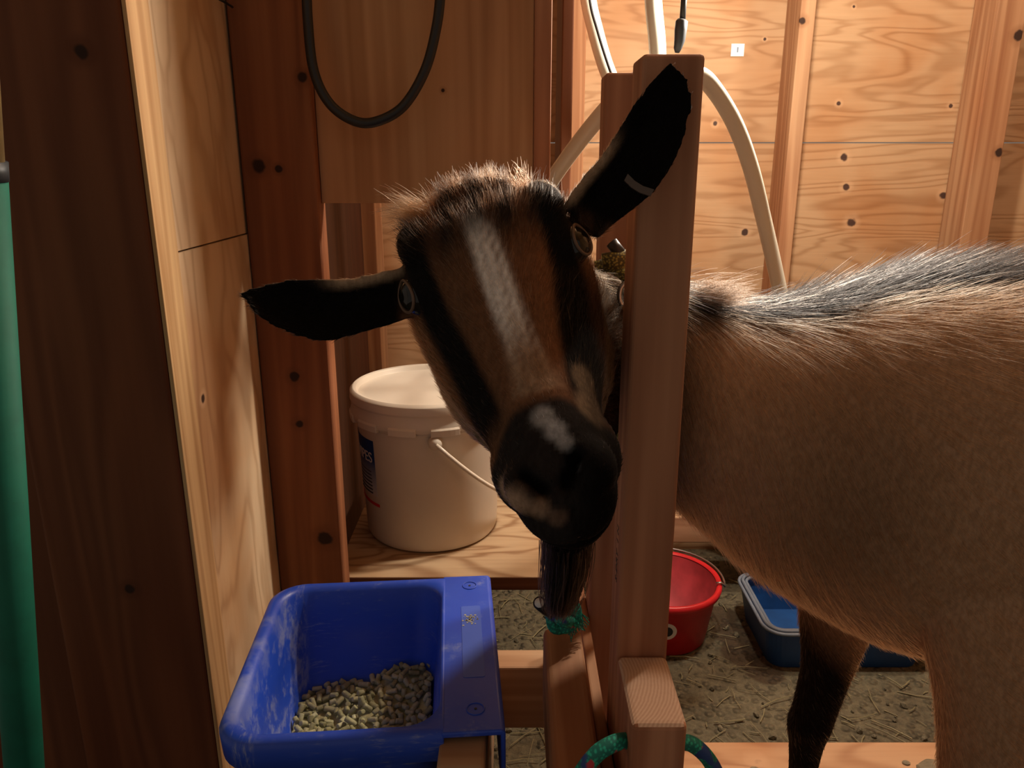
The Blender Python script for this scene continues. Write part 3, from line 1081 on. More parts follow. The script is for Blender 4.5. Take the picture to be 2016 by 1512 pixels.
tag(o, 'dried mud lumps lying on the plywood deck under the goat', 'mud', None, 'stuff')

#GOAT
# ------------------------------------------------------------------ goat
def cam_vec(x, y, z):
    """camera axes (right, up, towards the viewer) to world"""
    return CR * x + CU * y - CF * z


HO = Q(976, 541, 0.505)                                   # midpoint between the eyes
HF = cam_vec(0.232, -0.771, 0.588).normalized()           # eyes -> nose
HR = cam_vec(0.941, 0.339, 0.0)
HR = (HR - HF * HR.dot(HF)).normalized()
HN = HF.cross(HR)
if HN.dot(-CF) < 0:
    HN = -HN


def HW(a, r, n):
    return HO + HF * a + HR * r + HN * n


HEAD = [  # a, ntop, nbot, half widths near the top / middle / low
    (-.112, .004, -.052, .020, .030, .024),
    (-.098, .022, -.074, .034, .045, .034),
    (-.075, .036, -.092, .043, .054, .040),
    (-.050, .044, -.102, .047, .059, .043),
    (-.025, .046, -.106, .047, .0605, .045),
    (.000, .040, -.106, .043, .060, .047),
    (.022, .032, -.103, .036, .056, .048),
    (.045, .024, -.096, .030, .051, .046),
    (.070, .017, -.085, .026, .045, .042),
    (.095, .012, -.074, .024, .040, .037),
    (.115, .009, -.066, .0245, .0375, .034),
    (.135, .006, -.060, .026, .037, .034),
    (.152, .000, -.057, .0255, .035, .032),
    (.166, -.009, -.054, .021, .030, .027),
    (.175, -.019, -.049, .014, .021, .019),
    (.180, -.029, -.042, .006, .009, .008)]


HEAD = [((a * .50) if a < 0 else a, t, b, w1, w2, w3) for a, t, b, w1, w2, w3 in HEAD]
HEAD = [(a, t, b) + tuple(w * (1 - .12 * min(1, max(0, (a - .08) / .05))) + k * max(0, 1 - ((a - .03) / .07) ** 2) for w, k in zip(ws, (.002, .005, .012))) for a, t, b, *ws in HEAD]


def smooth_tab(tab, per=4):
    pts = [np.array(t, float) for t in tab]
    out = []
    n = len(pts)
    for i in range(n - 1):
        p0, p1, p2, p3 = pts[max(i - 1, 0)], pts[i], pts[i + 1], pts[min(i + 2, n - 1)]
        for k in range(per):
            t = k / per
            out.append(0.5 * ((2 * p1) + (p2 - p0) * t + (2 * p0 - 5 * p1 + 4 * p2 - p3) * t * t + (3 * p1 - p0 - 3 * p2 + p3) * t ** 3))
    out.append(pts[-1])
    return out


EYE = {s: HW(.002, s * .0508, .0060) for s in (-1, 1)}
EYEDIR = {s: (HR * s * .80 + HN * .48 + HF * .20).normalized() for s in (-1, 1)}


def head_rings():
    rings = []
    for a, nt, nb, w1, w2, w3 in smooth_tab(HEAD, 3):
        h = nt - nb
        half = [(0, nt), (w1 * .62, nt - .035 * h), (w1, nt - .13 * h), (w1 * .35 + w2 * .65 if w2 > w1 else w2, nt - .27 * h), (w2, nt - .45 * h), (w3 * .5 + w2 * .5, nt - .63 * h), (w3, nt - .80 * h), (w3 * .6, nt - .95 * h), (0, nb)]
        full = half + [(-r, n) for r, n in reversed(half[1:-1])]
        pts = catmull([(r, n, 0) for r, n in full], 3, True)
        rings.append([HW(a, p.x, p.y) for p in pts])
    return rings


def ring_ell(c, t, hw, up, dn, n=36, p=2.3):
    """egg section round a path point; t = travel direction; up/dn = heights above and below"""
    t = Vector((t.x, t.y, 0)).normalized()
    s = Vector((-t.y, t.x, 0))
    out = []
    for k in range(n):
        a = 2 * math.pi * k / n
        ca, sa = math.cos(a), math.sin(a)
        x = math.copysign(abs(ca) ** (2 / p), ca) * hw
        z = math.copysign(abs(sa) ** (2 / p), sa) * (up if sa > 0 else dn)
        out.append(c + s * x + Vector((0, 0, z)))
    return out


TR = [  # x, y, ztop, zbot, half width (heights relative to the eye line H)
    (-.015, .575, -.060, -.140, .038),
    (.030, .620, -.080, -.200, .047),
    (.080, .668, -.098, -.250, .052),
    (.130, .692, -.105, -.300, .056),
    (.185, .705, -0.126, -.350, .068),
    (.245, .712, -0.128, -.405, .090),
    (.310, .718, -0.115, -.450, .112),
    (.380, .722, -0.097, -.488, .130),
    (.450, .725, -0.089, -.505, .142),
    (.540, .730, -0.091, -.505, .150),
    (.660, .738, -0.097, -.505, .160),
    (.800, .745, -0.101, -.510, .172),
    (.930, .752, -0.101, -.490, .172),
    (1.04, .757, -0.105, -.440, .158),
    (1.13, .760, -.108, -.380, .130),
    (1.20, .762, -.140, -.330, .095),
    (1.235, .763, -.185, -.290, .050)]


def trunk_rings():
    tab = smooth_tab(TR, 4)
    rings = []
    for i, (x, y, zt, zb_, hw) in enumerate(tab):
        a = tab[max(0, i - 1)]
        b = tab[min(len(tab) - 1, i + 1)]
        t = Vector((b[0] - a[0], b[1] - a[1], 0))
        zc = zt + (zb_ - zt) * 0.47
        p = 2.0 if x < 1.1 else 2.1
        rings.append(ring_ell(Vector((x, y, H + zc)), t, hw, zt - zc, zc - zb_, 40, p))
    return rings


def limb(bm, pts, per=6, n=20):
    """pts: (x,y,z, rx, ry) -> smooth tapering limb, rx along the body, ry across"""
    tab = smooth_tab(pts, per)
    rings = []
    for x, y, z, rx, ry in tab:
        rings.append([Vector((x + rx * math.cos(2 * math.pi * k / n), y + ry * math.sin(2 * math.pi * k / n), z)) for k in range(n)])
    add_loft(bm, rings)


def ear_curves(top, bot, dt, db, off):
    """outline read as two edges root -> tip, at optical depths dt/db"""
    m = 14
    def samp(pl, dep):
        c = catmull([Vector((x, y, 0)) for x, y in pl], 12)
        L = [0]
        for i in range(1, len(c)):
            L.append(L[-1] + (c[i] - c[i - 1]).length)
        res = []
        for k in range(m + 1):
            s = L[-1] * k / m
            j = min(range(len(L)), key=lambda q: abs(L[q] - s))
            res.append(Q(c[j].x, c[j].y, dep[0] + (dep[1] - dep[0]) * k / m))
        return res
    A, B = samp(top, dt), samp(bot, db)
    rows = []
    for k in range(m + 1):
        s = k / m
        row = []
        for j in range(11):
            t = j / 10
            w = (A[k] - B[k]).length
            p = A[k].lerp(B[k], t)
            bulge = off * 4 * t * (1 - t) * (w / 0.045) * (1.0 if s < .9 else 1.0)
            row.append((p, bulge))
        rows.append(row)
    return rows


def add_ear(bm, rows, thick):
    rings = []
    m = len(rows) - 1
    for k, row in enumerate(rows):
        th = thick * (1.25 - 0.5 * k / m)
        front, back = [], []
        n = len(row)
        for j, (p, b) in enumerate(row):
            t = j / (n - 1)
            e = th * (0.62 + 0.38 * math.sqrt(max(0, 4 * t * (1 - t))))
            base = 1.0 - k / m
            front.append(p + CF * (b + 0.0))
            back.append(p + CF * (b + e + base ** 2 * 0.016 * 4 * t * (1 - t)))
        rings.append(front + list(reversed(back)))
    add_loft(bm, rings)


earL = ear_curves([(800, 520), (752, 532), (690, 545), (640, 548), (580, 548), (525, 556), (485, 567), (466, 580)],
                  [(812, 622), (770, 638), (720, 652), (672, 667), (625, 672), (575, 660), (522, 635), (484, 606), (466, 582)], (.505, .500), (.500, .492), .013)
earR = ear_curves([(1112, 398), (1140, 355), (1188, 298), (1222, 245), (1255, 192), (1290, 148), (1312, 124), (1326, 112)],
                  [(1178, 470), (1206, 442), (1244, 414), (1290, 376), (1322, 332), (1346, 282), (1362, 225), (1364, 175), (1350, 140), (1328, 113)], (.510, .488), (.505, .484), .013)

bm = bmesh.new()
add_loft(bm, head_rings())
add_loft(bm, trunk_rings())
# throat fills the bend between skull and neck
c0, c1 = HW(-.055, 0, -.03), Vector((.06, .65, H - .165))
pts = [HW(-.03, 0, -.045), HW(-.05, 0, -.060), (HW(-.05, 0, -.065) + c1) / 2 + Vector((0, 0, .0)), c1, Vector((.12, .69, H - .20))]
add_tube(bm, catmull(pts, 5), lambda s: .050 + .010 * s, 24)
# brow and eye sockets, cheeks, nostril wings, lips
def ball(c, r, sc=(1, 1, 1), rot=None):
    R3 = Matrix((HF, HR, HN)).transposed().to_4x4()
    bmesh.ops.create_icosphere(bm, subdivisions=4, radius=1, matrix=Matrix.Translation(c) @ R3 @ Matrix.Diagonal((r * sc[0], r * sc[1], r * sc[2], 1)))
for s in (-1, 1):
    ball(HW(-.002, s * .044, .004), .0205, (1.05, .80, 1.0))
    ball(HW(-.020, s * .040, .026), .018, (1.1, .9, .8))
    ball(HW(.150, s * .0175, -.012), .0150, (1.2, 1.0, 1.0))
    ball(HW(.128, s * .024, -.034), .0180, (1.4, .85, 1.1))
ball(HW(.160, 0, -.047), .0165, (1.15, 1.2, .9))
ball(HW(.148, 0, -.058), .0160, (1.3, 1.05, .9))
ball(HW(-.034, 0, .032), .022, (1.0, 1.35, .6))
add_ear(bm, earL, .0075)
add_ear(bm, earR, .0075)
# beard root
bp = [HW(.150, 0, -.060), P(1118, 1085, .452), P(1112, 1130, .462), P(1106, 1170, .470)]
add_tube(bm, catmull(bp, 5), lambda s: .0115 - .0075 * s, 16)
# legs: far fore, near fore, hind pair
YF, YN = .815, .615
for yy, dx in ((YF, 0.0), (YN, 0.062)):
    sgn = 1 if yy > .72 else -1
    limb(bm, [(.375 + dx, yy - sgn * .045, H - .30, .085, .050), (.385 + dx, yy - sgn * .02, H - .40, .072, .047), (.393 + dx, yy - sgn * .005, H - .475, .056, .042), (.393 + dx, yy, H - .535, .044, .036), (.389 + dx, yy, H - .60, .031, .030), (.381 + dx, yy, H - .655, .027, .027),
              (.376 + dx, yy, H - .685, .027, .027), (.375 + dx, yy, H - .715, .021, .021), (.375 + dx, yy, H - .775, .0165, .0165), (.374 + dx, yy, H - .822, .018, .018), (.368 + dx, yy, H - .842, .021, .019), (.362 + dx, yy, H - .862, .025, .022), (.358 + dx, yy, H - .8792, .028, .023)])
for yy, dx in ((.835, 0.0), (.675, .03)):
    limb(bm, [(1.09 + dx, yy, H - .26, .10, .05), (1.07 + dx, yy, H - .36, .095, .055), (1.045 + dx, yy, H - .45, .07, .045), (1.06 + dx, yy, H - .53, .045, .032), (1.10 + dx, yy, H - .60, .032, .025), (1.125 + dx, yy, H - .645, .030, .022),
              (1.12 + dx, yy, H - .69, .022, .019), (1.105 + dx, yy, H - .76, .0175, .0165), (1.095 + dx, yy, H - .825, .019, .019), (1.085 + dx, yy, H - .86, .026, .022), (1.08 + dx, yy, H - .8792, .029, .023)])
# tail
add_tube(bm, catmull([Vector((1.19, .762, H - .13)), Vector((1.23, .763, H - .10)), Vector((1.262, .763, H - .09)), Vector((1.285, .763, H - .115))], 4), lambda s: .026 - .018 * s, 14)
bmesh.ops.recalc_face_normals(bm, faces=bm.faces[:])
me = bpy.data.meshes.new('goat')
bm.to_mesh(me)
bm.free()
tmp = bpy.data.objects.new('tmp', me)
COL.objects.link(tmp)
md = tmp.modifiers.new('r', 'REMESH')
md.mode = 'VOXEL'
md.voxel_size = 0.0026
md = tmp.modifiers.new('s', 'SMOOTH')
md.factor = 0.5
md.iterations = 9
dg = bpy.context.evaluated_depsgraph_get()
gme = bpy.data.meshes.new_from_object(tmp.evaluated_get(dg))
bpy.data.objects.remove(tmp)
bpy.data.meshes.remove(me)
gme.name = 'goat'

nv = len(gme.vertices)
co = np.empty(nv * 3)
gme.vertices.foreach_get('co', co)
co = co.reshape(-1, 3)
aHO, aHF, aHR, aHN = (np.array(v) for v in (HO, HF, HR, HN))


def head_coords(c):
    d = c - aHO
    return d @ aHF, d @ aHR, d @ aHN


def vnorm():
    nn = np.empty(nv * 3)
    gme.vertices.foreach_get('normal', nn)
    return nn.reshape(-1, 3)


# nostrils and mouth line pressed into the muzzle
nrm = vnorm()
A_, R_, N_h = head_coords(co)
press = np.zeros(nv)
for s in (-1, 1):
    # comma shaped nostril on the blunt end of the nose
    for q in range(7):
        t = q / 6
        ca, cr = .1595 - .011 * t, -.0045 + s * (.0062 + .0085 * t)
        d2 = (A_ - ca) ** 2 + (R_ - cr) ** 2
        press = np.maximum(press, 0.0070 * np.exp(-d2 / (2 * .0026 ** 2)) * (N_h > -.03))
mouth_n = -.0405 - .10 * np.clip(.170 - A_, 0, 1) + 0.0
mm = np.exp(-((N_h - mouth_n) / .0022) ** 2) * ((A_ > .085) & (A_ < .2))
press = np.maximum(press, 0.0034 * mm)
gr = np.exp(-(R_ / .0016) ** 2) * ((A_ > .160) & (N_h < -.012) & (N_h > mouth_n))
press = np.maximum(press, 0.0014 * gr)
co = co - nrm * press[:, None]
gme.vertices.foreach_set('co', co.ravel())
gme.update()
nrm = vnorm()


def sst(x, a, b):
    t = np.clip((x - a) / (b - a), 0, 1)
    return t * t * (3 - 2 * t)


def vnoise(c, sc, seed=0):
    """cheap smooth noise from a few sines"""
    r = np.random.default_rng(seed)
    o = np.zeros(len(c))
    for k in range(6):
        w = r.normal(size=3) * sc
        o += np.sin(c @ w + r.uniform(0, 6.28))
    return o / 6.0


def is_ear(c):
    """0..1: how much a spot belongs to the ear blades, and to their inner face"""
    a, r, n = head_coords(c)
    d = c - np.array(CAM)
    tz = d @ np.array(CF)
    px = 1008 + FPX * (d @ np.array(CR)) / tz
    py = 756 - FPX * (d @ np.array(CU)) / tz
    return px, py, tz


BLACK = np.array((.0105, .0085, .0075))


def earfield(c, nr):
    """distance along each ear from its root, metres"""
    out = np.full(len(c), -1.0)
    for rows in (earL, earR):
        root = (rows[0][0][0] + rows[0][-1][0]) / 2
        tip = rows[-1][5][0]
        ax = (tip - root)
        L = ax.length
        ax = np.array(ax.normalized())
        d = c - np.array(root)
        s = d @ ax
        lat = np.linalg.norm(d - s[:, None] * ax, axis=1)
        out = np.maximum(out, np.where((lat < .045) & (s > -0.004), s / L, -1))
    return out


def coat_color(c, nr):
    n_ = len(c)
    a, r, n = head_coords(c)
    col = np.empty((n_, 3))
    # body ground colour: warm tan brown, paler high on the flank
    nz = vnoise(c, 18, 1)
    nz2 = vnoise(c, 60, 2)
    base = np.array((.43, .255, .148))
    warm = np.array((.52, .32, .19))
    k = np.clip(.5 + .6 * nz, 0, 1)[:, None]
    col[:] = base * (1 - k) + warm * k
    x, y, z = c[:, 0], c[:, 1], c[:, 2] - H
    # black dorsal stripe
    topz = np.interp(x, [t[0] for t in TR], [t[2] for t in TR])
    yc = np.interp(x, [t[0] for t in TR], [t[1] for t in TR])
    dist = np.abs(y - yc)
    w = np.interp(x, [.1, .2, .35, .5, 1.2], [.020, .030, .050, .062, .060])
    ds = sst(-(dist + .012 * nz2 - w), -.022, .012) * (z > topz - .09) * (x > .12)
    col = col * (1 - ds[:, None]) + np.array((.004, .0035, .0035)) * ds[:, None]
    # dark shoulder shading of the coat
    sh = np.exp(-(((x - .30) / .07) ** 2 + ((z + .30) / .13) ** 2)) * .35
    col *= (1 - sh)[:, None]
    # legs: black from the front of the forearm down
    leg = sst(-z + 1.2 * (.385 - x) + .01 * nz2, .50, .60) * (x < .425) * (y > .72)
    leg = np.maximum(leg, sst(-z + .6 * (.44 - x), .66, .72) * (x < .6) * (y < .72))
    leg = np.maximum(leg, sst(-z, .66, .75))
    col = col * (1 - leg[:, None]) + BLACK * leg[:, None]
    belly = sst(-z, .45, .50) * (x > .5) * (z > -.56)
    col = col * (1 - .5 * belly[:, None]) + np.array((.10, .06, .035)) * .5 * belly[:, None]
    # ---- head
    hd = (a > -.12) & (a < .21) & (np.abs(r) < .085) & (n > -.125) & (n < .09)
    ew = 1 - sst(np.linalg.norm(c - np.array(HO), axis=1), .17, .2)
    hm = sst(x, .10, .06) * sst(y, .66, .61)
    ar = np.abs(r)
    brown = np.array((.165, .082, .042))
    redbrown = np.array((.20, .088, .042))
    h = np.empty((n_, 3))
    h[:] = brown
    kk = np.clip(.5 + .8 * vnoise(c, 90, 4), 0, 1)[:, None]
    h = h * (1 - kk) + redbrown * kk
    # dark forehead
    fh = sst(-a + .010 * nz2, -.020, .012) * sst(n, -.045, -.005)
    streak = np.clip(.5 + 1.2 * np.sin(r * 330 + 3 * np.sin(a * 40)), 0, 1) * .35
    dk = np.array((.030, .020, .015))
    h = h * (1 - (fh * (1 - streak))[:, None]) + dk * (fh * (1 - streak))[:, None]
    # black bars from the eyes to the corners of the mouth
    bar_c = np.interp(a, [-.05, 0, .03, .06, .09, .12], [.050, .046, .043, .037, .033, .030])
    bar = sst(-(np.abs(ar - bar_c) + .003 * nz2), -.0125, -.006) * sst(n, -.062, -.030) * sst(a, -.06, -.03) * sst(-a, -.125, -.10)
    h = h * (1 - bar[:, None]) + BLACK * bar[:, None]
    # tan cheeks and jaw, left tan darkened to offset the lamp
    ck = sst(-n + .005 * nz2, .026, .044) * sst(-a, -.14, -.10)
    h = h * (1 - ck[:, None]) + np.where(r[:, None] > 0, 1.0, .55) * np.array((.46, .30, .185)) * ck[:, None]
    # grey white blaze down the bridge, swung a little to one side
    bl_c = np.interp(a, [-.05, -.02, .0, .05, .10], [-.010, -.006, -.001, .0005, .003])
    bl_w = np.interp(a, [-.03, -.010, .0, .02, .07, .10, .108], [.002, .006, .0085, .0095, .008, .012, .013])
    bl = sst(-(np.abs(r - bl_c) + .0025 * nz2 - bl_w), -.004, .002) * sst(a + .006 * nz2, -.014, .014) * sst(-a + .002 * nz2, -.109, -.104) * sst(n, -.02, .0)
    sc2 = np.stack([r * 14, a * 1.2, n * 0], 1)
    bl = bl * np.clip(.70 + .75 * vnoise(sc2, 55, 17) + .35 * vnoise(c, 140, 18) + .35 * np.exp(-((a - .038) / .022) ** 2), .2, 1.2)  # the central peak paints the lit spot into the blaze
    pale = np.array((.95, .90, .84))
    tanb = np.array((.42, .29, .19))
    q = sst(a, .05, .09)[:, None]
    h = h * (1 - .8 * bl[:, None]) + (pale * (1 - q) + tanb * q) * .8 * bl[:, None]
    # black muzzle, tan lip patches, painted grey nose highlights and lit tan fur
    mz = sst(a + .004 * nz2 - .55 * np.clip(r - .014, 0, .03) - .55 * np.clip(-r - .014, 0, .03), .108, .116)
    h = h * (1 - mz[:, None]) + np.array((.026, .021, .019)) * mz[:, None]
    for (ca, cr, cn, rr, cc, amt) in ((.146, -.0325, -.021, .0095, (.50, .33, .22), .9), (.158, -.0255, -.009, .0095, (.50, .33, .22), .9), (.167, -.0165, -.010, .008, (.40, .26, .17), .75),
                                      (.172, -.008, -.016, .007, (.25, .15, .10), .5), (.115, .0300, -.010, .0125, (.46, .33, .21), .9), (.096, .0315, -.008, .0095, (.46, .33, .21), .8),
                                      (.122, .0010, .008, .0075, (.50, .50, .50), .62), (.132, .0050, .006, .0070, (.55, .56, .58), .62), (.140, .0085, .004, .0055, (.58, .60, .62), .6), (.153, .0075, .000, .0052, (.42, .47, .52), .5)):
        d = np.sqrt((a - ca) ** 2 + (r - cr) ** 2 + (n - cn) ** 2) / rr + .22 * nz2 + .15 * vnoise(c, 250, 8)
        pm_ = sst(-d, -1.25, -.45)[:, None] * amt
        h = h * (1 - pm_) + np.array(cc) * pm_
    chin = sst(-n + 0 * a, .040, .046) * sst(a, .09, .11)
    h = h * (1 - chin[:, None]) + BLACK * .9 * chin[:, None]
    # tan rim round the eyes
    for s in (-1, 1):
        d = np.sqrt((a + .002) ** 2 + (n - .004) ** 2)
        rim = np.exp(-((d - .0185) / .003) ** 2) * (r * s > .045)
        h = h * (1 - .0 * rim[:, None]) + np.array((.20, .11, .06)) * .0 * rim[:, None]
    col = col * (1 - hm[:, None]) + h * hm[:, None]
    nk = sst(x, .02, .05) * (1 - sst(x, .13, .20)) * sst(-z, .05, .09)  # neck shade beside the post painted into the coat colour
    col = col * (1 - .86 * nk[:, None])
    # ---- ears: black inside, tan along the back of the root
    e = earfield(c, nr)
    em = sst(e, .0, .10)
    back = sst(nr @ np.array(CF) + 0.9 * (nr @ np.array(CU)), .15, .6)
    tan = np.array((.44, .30, .19)) * (1 - sst(e, .35, .6))[:, None] + np.array((.06, .045, .035)) * sst(e, .35, .6)[:, None]
    td = np.full(n_, 9.0)
    for rows in (earL, earR):
        for k in range(0, 10):
            for q in range(3):
                p = np.array(rows[k][0][0].lerp(rows[k + 1][0][0], q / 3))
                td = np.minimum(td, np.linalg.norm(c - p, axis=1))
    back = np.maximum(back, sst(-td, -.011, -.004) * (1 - sst(e, .40, .62)))
    ec = BLACK * .55 * (1 - back[:, None]) + tan * back[:, None]
    col = col * (1 - em[:, None]) + ec * em[:, None]
    return np.clip(col, .003, 1)


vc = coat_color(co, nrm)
# darker colour where the nostrils and mouth are pressed in
dk_ = np.clip(press / .004, 0, 1)[:, None]
vc = vc * (1 - .9 * dk_)
at = gme.color_attributes.new('Col', 'FLOAT_COLOR', 'POINT')
at.data.foreach_set('color', np.hstack([vc, np.ones((nv, 1))]).astype(np.float32).ravel())
for p in gme.polygons:
    p.use_smooth = True


def skin_mat():
    t = NT('goat_coat')
    a = t.n('ShaderNodeAttribute')
    a.attribute_name = 'Col'
    nz = t.noise(t.vec((300, 300, 120)), 1, 3)
    c = t.mix(t.smooth(nz, 0.3, 0.7, 0.0, 0.45), a.outputs['Color'], (0.35, 0.32, 0.30), 'MULTIPLY')
    t.col(c)
    t.rough(0.75)
    t.b.inputs['Specular IOR Level'].default_value = 0.04
    t.bump(nz, 0.4, 0.001)
    return t.m


gme.materials.clear()
M['goat'] = skin_mat()
goat = link('goat', gme, M['goat'])
tag(goat, 'brown goat with black ears and black muzzle, head tilted through the stanchion towards the viewer', 'goat')

# ---- eyes
M['eye'] = plain('goat_eye', (0.012, 0.010, 0.007), 0.06)
M['iris'] = plain('goat_iris', (0.022, 0.014, 0.006), 0.15)
M['lid'] = plain('eyelid_skin', (0.15, 0.085, 0.05), 0.5)
R3 = Matrix((HF, HR, HN)).transposed().to_4x4()
for s in (-1, 1):
    c = EYE[s]
    out = EYEDIR[s]
    bm = bmesh.new()
    bmesh.ops.create_icosphere(bm, subdivisions=4, radius=.0138, matrix=Matrix.Translation(c))
    ey = obj('eye', bm, M['eye'], goat, True)
    upv = HN
    tv = (HF - out * HF.dot(out)).normalized()
    bv = out.cross(tv)
    bm = bmesh.new()
    ring = []
    for k in range(36):
        t = 2 * math.pi * k / 36
        rr = Vector((0, 0, 0)) + tv * (.0112 * math.cos(t)) + bv * (.0088 * math.sin(t) * (1 + .15 * math.cos(t)))
        ring.append(c + (out * .0098 + rr).normalized() * .0144)
    add_tube(bm, ring, .0011, 8, True)
    obj('eyelid', bm, M['lid'], ey, True)
    bm = bmesh.new()
    rings = []
    for (f, dd) in ((1.0, .01385), (.55, .0140)):
        rings.append([c + (out * .0115 + tv * (.0068 * f * math.cos(2 * math.pi * k / 28)) + bv * (.0068 * f * math.sin(2 * math.pi * k / 28))).normalized() * dd for k in range(28)])
    add_loft(bm, rings, cap=False)
    obj('iris', bm, M['iris'], ey, True)

# ear tag strip on the right hand ear
bm = bmesh.new()
strip = [(1236, 342), (1250, 356), (1266, 366), (1288, 373)]
ra, rb_ = [], []
for i, (x, y) in enumerate(strip):
    t0 = .4925
    p = Q(x, y, t0)
    p2 = Q(x - 7, y + 13, t0)
    ra.append([p, p2, p2 + CF * .0015, p + CF * .0015])
add_loft(bm, ra)
tg = plain('ear_tag_plastic', (0.085, 0.062, 0.048), 0.5)
o = obj('ear_tag', bm, tg, goat, False)

# ---- coat of hair
tri = np.empty(0)
gme.calc_loop_triangles()
nt_ = len(gme.loop_triangles)
tv_ = np.empty(nt_ * 3, dtype=np.int64)
gme.loop_triangles.foreach_get('vertices', tv_)
tv_ = tv_.reshape(-1, 3)
p0, p1, p2 = co[tv_[:, 0]], co[tv_[:, 1]], co[tv_[:, 2]]
area = 0.5 * np.linalg.norm(np.cross(p1 - p0, p2 - p0), axis=1)
cen = (p0 + p1 + p2) / 3
ca_, cr_, cn_ = head_coords(cen)
dens = np.ones(nt_)
inhead = (cen[:, 0] < .085) & (cen[:, 1] < .66)
dens[inhead] = 4.2
dens[(cen[:, 0] > .70)] = .35
dens[(cen[:, 1] > .86) & (cen[:, 0] > .3)] = .25
dens[(cen[:, 2] < H - .72)] = .5
for s in (-1, 1):                                         # bare lids
    dens[np.linalg.norm(cen - np.array(EYE[s] + EYEDIR[s] * .010), axis=1) < .0155] = 0
N_HAIR = 150000
pr = area * dens
pr /= pr.sum()
pick = RNG.choice(nt_, N_HAIR, p=pr)
u1, u2 = RNG.random(N_HAIR), RNG.random(N_HAIR)
sw = u1 + u2 > 1
u1[sw], u2[sw] = 1 - u1[sw], 1 - u2[sw]
root = p0[pick] + u1[:, None] * (p1 - p0)[pick] + u2[:, None] * (p2 - p0)[pick]
rn = (nrm[tv_[pick, 0]] + nrm[tv_[pick, 1]] + nrm[tv_[pick, 2]]) / 3
rn /= np.linalg.norm(rn, axis=1)[:, None] + 1e-9
ha, hr_, hn_ = head_coords(root)
hx, hy, hz = root[:, 0], root[:, 1], root[:, 2] - H
hmask = sst(hx, .10, .06) * sst(hy, .66, .61)
# lie of the hair
flow = np.zeros((N_HAIR, 3))
wx = np.interp(hx, [.1, .25, .45, .9], [.45, .75, 1.0, 1.0])
dwn = np.interp(hz, [-.45, -.25, -.14, -.08], [1.0, .9, .35, .1])
flow[:, 0] = wx
flow[:, 2] = -dwn - .9 * np.exp(-((hx - .18) / .10) ** 2) * (hz < -.13)
sw_ = vnoise(root, 14, 9) * .35
flow[:, 2] += sw_
flow[:, 0] += vnoise(root, 20, 12) * .25
flow[:, 1] += (hy - np.interp(hx, [t[0] for t in TR], [t[1] for t in TR])) * 1.2
fhead = -aHF[None, :] * np.interp(ha, [-.1, -.05, .0, .15], [.25, .7, 1, 1])[:, None] + aHR[None, :] * (np.sign(hr_) * .30 * np.clip(np.abs(hr_) / .03, 0, 1))[:, None]
fhead += aHR[None, :] * (vnoise(root, 45, 21) * .35)[:, None]
flow = flow * (1 - hmask[:, None]) + fhead * hmask[:, None]
ef = earfield(root, rn)
isE = ef > .02
axL = np.array((earL[-1][5][0] - earL[0][5][0]).normalized())
axR = np.array((earR[-1][5][0] - earR[0][5][0]).normalized())
left = root @ aHR < np.array(HO) @ aHR
flow[isE & left] = axL
flow[isE & ~left] = axR
flow += RNG.normal(size=flow.shape) * .16
flow -= rn * (flow * rn).sum(1)[:, None]
flow /= np.linalg.norm(flow, axis=1)[:, None] + 1e-9
# lengths
ln = np.full(N_HAIR, .024)
ln *= np.interp(hz, [-.75, -.55, -.35, -.2], [.35, .6, .9, 1.15])
ridge = sst(rn[:, 2], .55, .85) * (hx > .11) * (hz > -.16)
ln *= 1 + .5 * ridge + .45 * np.exp(-((hx - .21) / .09) ** 2)
lh = np.interp(ha, [-.07, -.04, -.015, .02, .06, .10, .12, .18], [.014, .015, .015, .013, .010, .0065, .004, .0028])
ln = ln * (1 - hmask) + lh * hmask
ln[isE] = .0042
for s in (-1, 1):
    de = np.linalg.norm(root - np.array(EYE[s] + EYEDIR[s] * .012), axis=1)
    ln *= np.interp(de, [.014, .032], [.25, 1])
ln *= 1 - .6 * np.clip(press[tv_[pick, 0]] / .003, 0, 1)
ln *= RNG.uniform(.6, 1.25, N_HAIR)
lift = np.full(N_HAIR, .20)
lift = lift * (1 - hmask) + np.interp(ha, [-.07, -.045, -.02, .02, .15], [.6, .5, .30, .22, .20]) * hmask
lift += .22 * ridge
lift += RNG.normal(size=N_HAIR) * .07
d0 = flow * np.sqrt(np.clip(1 - lift ** 2, .05, 1))[:, None] + rn * lift[:, None]
# clumping: tips drift together with a slow noise
cl = np.stack([vnoise(root, 130, 31), vnoise(root, 130, 32), vnoise(root, 130, 33)], 1)
K = 5
P_ = np.empty((N_HAIR, K, 3))
P_[:, 0] = root - rn * .0004
dirv = d0
for k in range(1, K):
    s = k / (K - 1)
    bend = -rn * (.10 * s)[..., None] if False else -rn * (.16 * s) + cl * (.30 * s)
    bend[:, 2] -= .10 * s
    dd_ = dirv + bend
    dd_ /= np.linalg.norm(dd_, axis=1)[:, None]
    P_[:, k] = P_[:, k - 1] + dd_ * (ln / (K - 1))[:, None]
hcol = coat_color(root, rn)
pr_root = press[tv_[pick, 0]]
hcol *= (1 - .9 * np.clip(pr_root / .004, 0, 1))[:, None]
var = RNG.lognormal(0, .30, N_HAIR)[:, None]
hcol = hcol * var
pale_f = (RNG.random(N_HAIR) < np.where(hmask > .5, .05, .10 + .16 * np.exp(-((hx - .22) / .09) ** 2)))
stripe_ = (ridge > .3) | (hcol.mean(1) < .05)
pale_f &= ~(stripe_ & (RNG.random(N_HAIR) < .7))
hcol[pale_f] = hcol[pale_f] * .5 + np.array((.42, .33, .24)) * .5 * np.where(isE[pale_f], .1, 1)[:, None]
